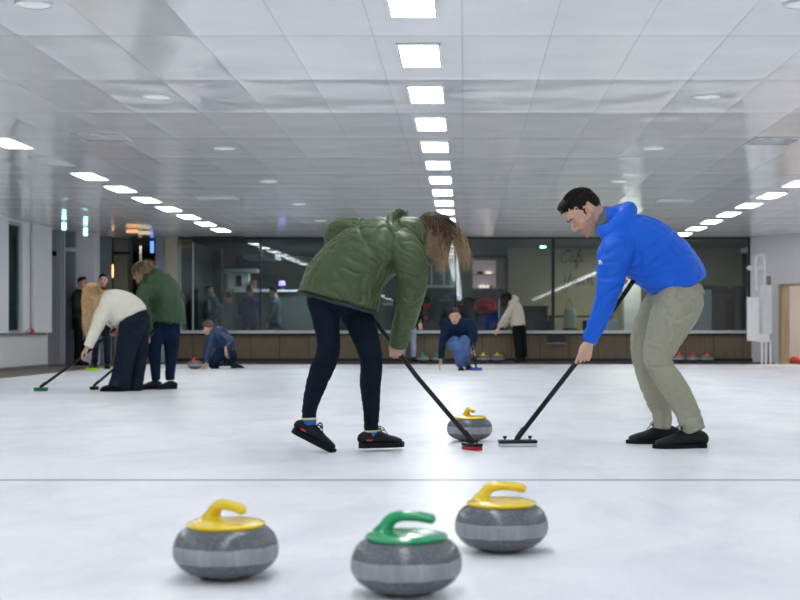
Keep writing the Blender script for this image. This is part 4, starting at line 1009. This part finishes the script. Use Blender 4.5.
bb = bmesh.new(); bb.from_mesh(jk.data); bv = BVHTree.FromBMesh(bb)
o0 = V(0, 0, CAMH) - p.location; tgt = W(602, 262.5, 5.9) - p.location
hit, nrm, _, _ = bv.ray_cast(o0, (tgt - o0).normalized()); bb.free()
if hit:
    nrm = nrm if nrm.dot(o0 - hit) > 0 else -nrm
    Rl = frame(nrm, (0, 0, 1)); bm = bmesh.new()
    for k in range(6):
        a = 2 * PI * k / 6 + .3; ell(bm, hit + Rl @ V(.002, .009 * math.cos(a), .013 * math.sin(a) + .002), (.003, .0065, .0065), Rl, n=10, m=6)
    ell(bm, hit + Rl @ V(.002, -.002, -.012), (.003, .012, .006), Rl, n=10, m=6)
    tag(obj('sleeve_emblem', bm, M['white_text'], p, smooth=True), 'small white emblem on the upper sleeve')

# ------------------------------------------------------------------ left group
# woman in the cream sweater
Y = 11.6
p, inv = person('woman in a cream sweater and flared jeans stooping over a green broom', Y,
    [(130, 317, 0, 19, .19), (126, 311, 0, 18.5, .19), (117, 306, 0, 17, .2), (108, 303, 0, 15, .2), (101, 300, 0, 10, .14), (98, 298, 0, 6, .07)],
    [[(106, 305, -.14, 9.5, .08), (99, 318, -.18, 8, .07), (93, 332, -.2, 6.5, .06), (86, 347, -.22, 5, .045)], [(106, 305, .16, 9, .08), (111, 318, .2, 7, .06), (116, 326, .16, 4.5, .04)]],
    [[(133, 320, -.05, 14, .13), (128, 340, -.07, 11.5, .1), (124, 358, -.1, 10, .09), (121, 374, -.1, 10, .1), (118, 387, -.1, 11, .11)], [(141, 320, .09, 10, .1), (140, 345, .1, 9.5, .09), (137, 370, .1, 9, .09), (134, 389, .1, 9, .1)]],
    [(136, 318, .0, 14, .16, 11)], (93, 294, 0, (-.75, 0, -.66), (-.66, 0, .75), 1.0), 'cream', 'denim_dark', skin='skin_w', top_name='sweater',
    hands=[(W(85, 348, 11.38), (-.6, 0, -.8), (.8, .3, -.6), 1, (.5, .7, .5), 1.0), (W(116, 327, 11.75), (0, 0, -1), (0, -1, 0), 1, (.9, 1, .6), .9)],
    feet=[(W(118, 384, 11.5), (-1, -.1, 0), (0, 0, 1)), (W(135, 384.5, 11.72), (-1, -.1, 0), (0, 0, 1))], vox=.013,
    hair=wavy_hair([M['hair_blond'], M['hair_blond'], M['hair_blond2']], [(W(86, 334, 11.45), .022, 4, (-.02, 0, 0)), (W(90, 324, 11.4), .03, 3, (0, 0, 0)), (W(96, 308, 11.4), .03, 2, (0, 0, 0))], 600, .004, seed=2, wav=.01))
Fc = W(41, 391, 11.62); Fc.z = 0
broom(Fc, W(116, 329, 11.72) , 'black broom with green head held by the woman in the cream sweater', (1, -.3, 0), .075, .04, 'green_pad', 'green_pad', r=.016, knobs=False, yb=11.6)
# woman in the green coat behind
Y = 12.0
p, inv = person('person in a green coat and tight blue jeans seen from behind, stooping', Y,
    [(166, 322, 0, 19, .19), (167, 312, 0, 18.5, .19), (166, 302, 0, 17, .18), (161, 291, 0, 19, .2), (154, 284, 0, 16, .2), (147, 279, 0, 10, .14), (142, 276, 0, 6, .07)],
    [[(146, 287, -.15, 9, .09), (141, 302, -.2, 8, .07), (145, 318, -.2, 6.5, .06), (148, 335, -.1, 5, .045)], [(166, 284, .15, 9, .09), (176, 292, .2, 7.5, .07), (179, 303, .15, 7, .06), (170, 318, .1, 5, .05)]],
    [[(157, 316, -.03, 10, .1), (153.5, 345, -.03, 8, .08), (155, 362, -.03, 6, .06), (155.5, 380, -.03, 4.6, .05)], [(172, 316, .03, 9.5, .1), (172, 343, .03, 8, .08), (171, 360, .03, 6, .06), (170, 380, .03, 4.6, .05)]],
    [(166, 316, 0, 15, .15, 12)], (139.5, 272.5, 0, (-.85, .2, -.45), (-.4, 0, .9), .85), 'coat_green', 'denim_navy', top_name='coat', wr=(.012, 7), waxis=(0, 0, 1),
    hands=[(W(148, 335, 11.9), (.1, 0, -1), (-1, 0, 0), 1, (.9, 1, .6), 1)],
    feet=[(W(154.5, 382.5, 11.97), (-.75, -.6, 0), (0, 0, 1)), (W(170.5, 383, 12.03), (-.7, -.65, 0), (0, 0, 1))], vox=.013,
    hair=wavy_hair([M['hair_mid'], M['hair_mid'], M['hair_tip']], [(W(148, 273, 11.9), .04, 3, (0, 0, .03)), (W(138, 281, 11.85), .03, 2, (0, 0, 0)), (W(150, 268, 12), .03, 2, (0, 0, .05))], 350, .005, seed=9, wav=.02),
    hood=[[(144, 284, -.1, 5, .05), (152, 280, -.12, 7, .06), (158, 274, 0, 6.5, .1), (152, 270, .12, 5, .05)]])
Fg = W(92.5, 389.5, 11.8); Fg.z = 0
broom(Fg, W(153, 330, 11.85), 'black broom with black head held by the person in the green coat', (1, .1, 0), .05, .035, 'black_cloth', 'carbon', r=.015, knobs=False, yb=12.0)
def standing(label, Y, px, top, trouser, feet_py, hpx, dirn=(0, -1, 0), hair='hair_brown', coatlen=.75, legdx=5, heady=None, arms='down', name='jacket', group=None, hm=1.72, skin='skin', extra=None):
    """upright figure; px per metre from its depth"""
    s = 1000 / Y; zf = CAMH - (feet_py - 330) * Y / 1000
    zy = lambda z: 330 + (CAMH - zf - z) * s
    f = Vector(dirn).normalized(); sw = abs(f.y) ; wpx = (.19 * sw + .13 * (1 - sw)) * s; wd = .13 * sw + .19 * (1 - sw)
    k = hm / 1.72
    T = [(px, zy(coatlen * k), 0, wpx * 1.0, wd), (px, zy(1.05 * k), 0, wpx * .92, wd * .95), (px, zy(1.3 * k), 0, wpx * 1.02, wd), (px, zy(1.42 * k), 0, wpx * .8, wd * .8), (px, zy(1.5 * k), 0, wpx * .32, .06)]
    lat = V(-f.y, f.x, 0)
    def J(a, fw, z, r): q = lat * a + f * fw; return (px + q.x * s, zy(z * k), q.y, r * s)
    sl = []
    for sg in (1, -1):
        if arms == 'down': sl.append([J(sg * .19, 0, 1.36, .065), J(sg * .25, .02, 1.1, .055), J(sg * .24, .12, .88, .042)])
        else: sl.append([J(sg * .19, 0, 1.36, .065), J(sg * .24, .08, 1.1, .058), J(sg * .1, .26, 1.12, .045)])
    hands = [(W(q[-1][0], q[-1][1], Y + q[-1][2]), (0, 0, -1) if arms == 'down' else tuple(lat * -sgn * .6 + f * .8), tuple(f), 1, (.4, .5, .4), 1.0) for q, sgn in zip(sl, (1, -1))]
    legs = [[J(sg * .09, 0, .88, .095), J(sg * .11, .02, .48, .07), J(sg * .12, 0, .1, .06)] for sg in (1, -1)]
    feet = [(W(q[-1][0], zy(.085), Y + q[-1][2]), tuple(f), (0, 0, 1)) for q in legs]
    return person(label, Y, T, sl, legs, [(px, zy(.9 * k), 0, .16 * s, .13, .11 * s)], (hpx, heady or zy(1.62 * k), 0, dirn, (0, 0, 1), .97), top, trouser, skin=skin, hands=hands, feet=feet, hair=short_hair(hair, vox=.012), vox=.018, group=group, top_name=name, handvox=.008, wr=(.008, 7), twr=(.005, 7))
p, inv = standing('man in a long dark coat standing by the grey door, head bowed', 20.1, 79, 'dark_green', 'black_cloth', 365.3, 82, (.85, -.5, 0), arms='front', coatlen=.72, name='coat', hm=1.76)
p, inv = standing('person with an orange and violet scarf standing behind the cream sweater', 18.3, 101, 'black_cloth', 'denim_dark', 368.8, 103, (.3, -1, 0), arms='down', hm=1.72)
bm = bmesh.new(); loft(bm, [(W(98, 292, 18.18), .1, .06), (W(103, 293.5, 18.1), .11, .075), (W(109, 293, 18.15), .1, .07)], n=14); me = remesh(bm, .014, 1); wrinkle(me, .008, 14); me.transform(inv); link_mesh('scarf', me, M['orange'], p)
bm = bmesh.new(); loft(bm, [(W(107, 294, 18.16), .1, .05), (W(112, 296, 18.2), .09, .06)], n=14); me = remesh(bm, .014, 1); me.transform(inv); link_mesh('shoulder_wrap', me, M['violet'], p)
Fn = W(91.5, 371, 17.4); Fn.z = 0
broom(Fn, W(97, 300, 17.6), 'broom with neon yellow head standing before the scarfed person', (1, 0, 0), .10, .05, 'neon', 'neon', r=.014, knobs=False, hh=.03)

# ------------------------------------------------------------------ kneeling child with woollen hat
Y = 18.35
def beanie(root, inv, hc, R, s):
    bm = bmesh.new(); ell(bm, (-.01, 0, .055), (.112, .096, .09), n=20, m=12); lathe(bm, [(0, .03), (.1, .03), (.112, .035), (.113, .07), (.1, .075), (0, .075)], 24)
    me = remesh(bm, .012, 2); wrinkle(me, .004, 30); me.transform(inv @ Matrix.Translation(hc) @ (R * s).to_4x4()); link_mesh('woollen_hat', me, M['wool'], root)
person('child in a knitted hat and navy puffer jacket kneeling behind a red stone', Y,
    [(226, 350, .1, 10, .15), (223, 343, .08, 11, .16), (217, 336, 0, 11, .16), (212, 333, -.05, 8, .12), (210, 331, -.05, 4, .06)],
    [[(211, 336, -.15, 5, .07), (207, 349, -.2, 4.5, .06), (205, 363, -.25, 3.2, .045)], [(222, 337, -.1, 5.5, .08), (231, 344, -.2, 5, .07), (225, 349, -.3, 3.6, .05)]],
    [[(227, 352, .05, 7, .1), (217, 357, -.15, 6, .09), (212, 365, -.15, 4.5, .07), (224, 367.5, .05, 3.4, .06)], [(229, 352, .2, 7.5, .1), (232, 358, .2, 6, .09), (227, 366, .15, 4, .07), (238, 367, .35, 3.2, .055)]],
    [(227, 352, .1, 8.5, .15, 6)], (208, 328, -.08, (-.3, -1, -.12), (0, -.1, 1), 1.0), 'puffer', 'denim_navy', hands=[(W(224.5, 350, 18.03), (0, 0, -1), (1, 0, 0), 1, (.5, .6, .5), 1.0), (W(205, 364, 18.1), (-.4, 0, -.8), (0, 1, 0), 1, (.4, .5, .4), 1)],
    feet=[(W(228, 366.2, 18.45), (-.5, -.2, -.6), (-.6, 0, .5)), (W(241, 366, 18.7), (.9, .2, -.3), (.3, 0, .9))], hair=beanie, vox=.015, handvox=.007, wr=(.014, 11))
Fk = W(224, 368.5, 18.05); Fk.z = 0
broom(Fk, W(229, 350, 18.0) + V(.02, 0, .1), 'short white-headed delivery broom in the kneeling child\'s hand', (1, 0, 0), .1, .06, 'white_pad', 'white_metal', knobs=False, hh=.03, yb=18.35)

# ------------------------------------------------------------------ crouching man in navy
Y = 17.7
person('grey-haired man in a navy sweater and blue jeans crouching with a blue broom', Y,
    [(458, 345, .2, 11, .15), (458, 337, .12, 12.5, .15), (457.5, 328, 0, 14, .15), (456.5, 321, -.05, 11.5, .12), (456, 317.5, -.08, 4.5, .06)],
    [[(447, 322, -.05, 5.5, .09), (443.5, 337, -.1, 4.5, .07), (441, 359, -.15, 3.3, .05)], [(467.5, 322, -.05, 6, .09), (473, 333, -.1, 5.5, .07), (472, 347, -.25, 3.6, .05)]],
    [[(453, 343, .15, 8, .11), (456, 344, -.25, 6.5, .09), (458.5, 355, -.28, 5.5, .075), (460, 366, -.2, 4, .06)], [(463, 343, .15, 8, .11), (465, 342, -.2, 6.5, .09), (465, 354, -.2, 5.5, .075), (467, 365, .1, 4, .06)]],
    [(458, 345, .15, 10.5, .15, 5)], (455, 316, -.12, (-.05, -1, -.15), (0, -.15, 1), 1.12), 'navy', 'denim_blue', top_name='sweater',
    hands=[(W(440.6, 360, 17.54), (-.2, -.1, -1), (1, 0, 0), 1, (.15, .2, .2), 1.05, dict(spread=.12)), (W(472, 348, 17.43), (-.1, 0, -1), (1, 0, 0), 1, (.7, .9, .5), 1.05)],
    feet=[(W(460.5, 366, 17.5), (.1, -1, 0), (0, 0, 1)), (W(468, 365.5, 17.8), (.3, -.9, 0), (0, 0, 1))], hair=short_hair('hair_grey', vox=.01), vox=.015, handvox=.007, wr=(.01, 8))
Fb = W(476, 371, 17.4); Fb.z = 0
broom(Fb, W(470, 334, 17.37), 'black broom with blue head held by the crouching man', (1, .2, 0), .10, .05, 'blue_pad', 'blue_pad', r=.014, knobs=False, hh=.035, yb=17.7)
# ------------------------------------------------------------------ person in the beige jacket at the sill
Y = 21.0
person('woman in a fluffy beige hooded jacket leaning on the sill at the back', Y,
    [(518, 326, 0, 7.5, .14), (517, 318, 0, 8, .15), (515, 309, 0, 7.5, .15), (512, 303, 0, 5.5, .12), (510.5, 300.5, 0, 3, .06)],
    [[(512, 306, -.12, 3.6, .07), (506, 316, -.15, 3.2, .06), (499, 327, -.1, 2.5, .045)], [(516, 306, .14, 3.6, .07), (511, 318, .2, 3, .06), (503, 327, .25, 2.5, .045)]],
    [[(517, 326, -.04, 5.5, .1), (518, 343, -.05, 4.2, .08), (519, 358, -.05, 3.6, .065)], [(521, 326, .06, 5, .1), (523, 343, .07, 4, .08), (524, 357, .07, 3.5, .065)]],
    [(519, 326, .0, 6.3, .14, 5)], (507.2, 298, -.02, (-.75, -.65, -.1), (0, 0, 1), .95), 'fleece', 'black_cloth', skin='skin_w',
    hands=[(W(498.5, 328, 20.9), (-.5, .1, -.7), (0, .4, -.9), 1, (.3, .4, .3), 1)],
    feet=[(W(519, 358.0, 20.98), (-.3, -1, 0), (0, 0, 1)), (W(524, 357.7, 21.1), (-.1, -1, 0), (0, 0, 1))], vox=.016, handvox=.008,
    hair=wavy_hair([M['hair_brown'], M['hair_brown'], M['hair_root']], [(W(506.5, 306, 20.9), .03, 2, (0, 0, 0)), (W(504.5, 304, 20.9), .02, 1, (0, 0, 0))], 160, .008, seed=3, vox=.012), hood=[[(509, 304, -.1, 2.5, .05), (513.5, 302.5, -.1, 3.4, .07), (515.5, 299.5, 0, 3.4, .1), (512.5, 297.5, .08, 2.8, .06)]], wr=(.01, 14))
standing('person in dark clothes standing at the back, mostly hidden behind the green sleeve', 21.1, 408, 'black_cloth', 'denim_light', 361.5, 407, (.3, -1, 0), arms='down', hm=1.6)
# people behind the glass
standing('person in a royal blue top with brown hair seen from behind the glass', 23.4, 250, 'royal', 'denim_navy', 359.3, 250, (.1, 1, 0), hair='hair_mid', arms='front', hm=1.72)
standing('person in a dark slate top standing behind the glass, left of the mullion', 23.8, 212, 'slate', 'denim_dark', 358.3, 209.5, (.8, -.6, 0), arms='front', hm=1.72)
standing('person in pale grey blue clothes behind the glass, right of the thin mullion', 24.0, 275, 'slate', 'grey_cloth', 358.0, 273, (-.9, .3, 0), arms='down', hm=1.7)
standing('person in grey blue clothes behind the glass above the kneeling child', 23.2, 227, 'grey_cloth', 'slate', 359.8, 228, (-.4, 1, 0), arms='front', hm=1.55)

# ------------------------------------------------------------------ layout depths to metres
for o in list(COL.objects):
    if o.parent: continue
    if o.type == 'MESH':
        for v in o.data.vertices: v.co.y *= K
    elif o.name in YB: o.location.y = YB[o.name] * K + (o.location.y - YB[o.name])
    else: o.location.y *= K
# ------------------------------------------------------------------ world, camera
wd_ = bpy.data.worlds.new('World'); SC.world = wd_; wd_.use_nodes = True
wd_.node_tree.nodes['Background'].inputs[0].default_value = (.5, .55, .6, 1); wd_.node_tree.nodes['Background'].inputs[1].default_value = .05
cam = bpy.data.cameras.new('camera'); co = bpy.data.objects.new('camera', cam); COL.objects.link(co); SC.camera = co
co.location = (0, 0, CAMH); co.rotation_euler = (PI / 2, 0, 0)
cam.sensor_width = 36; cam.lens = 45 * K; cam.shift_x = -65 / 800; cam.shift_y = 30 / 800; cam.clip_end = 200
cam.dof.use_dof = True; cam.dof.focus_distance = 6.05 * K; cam.dof.aperture_fstop = 3.8
SC.view_settings.view_transform = 'Standard'; SC.view_settings.look = 'None'; SC.view_settings.gamma = 1; SC.view_settings.use_curve_mapping = False
SC.view_settings.exposure = 0.77
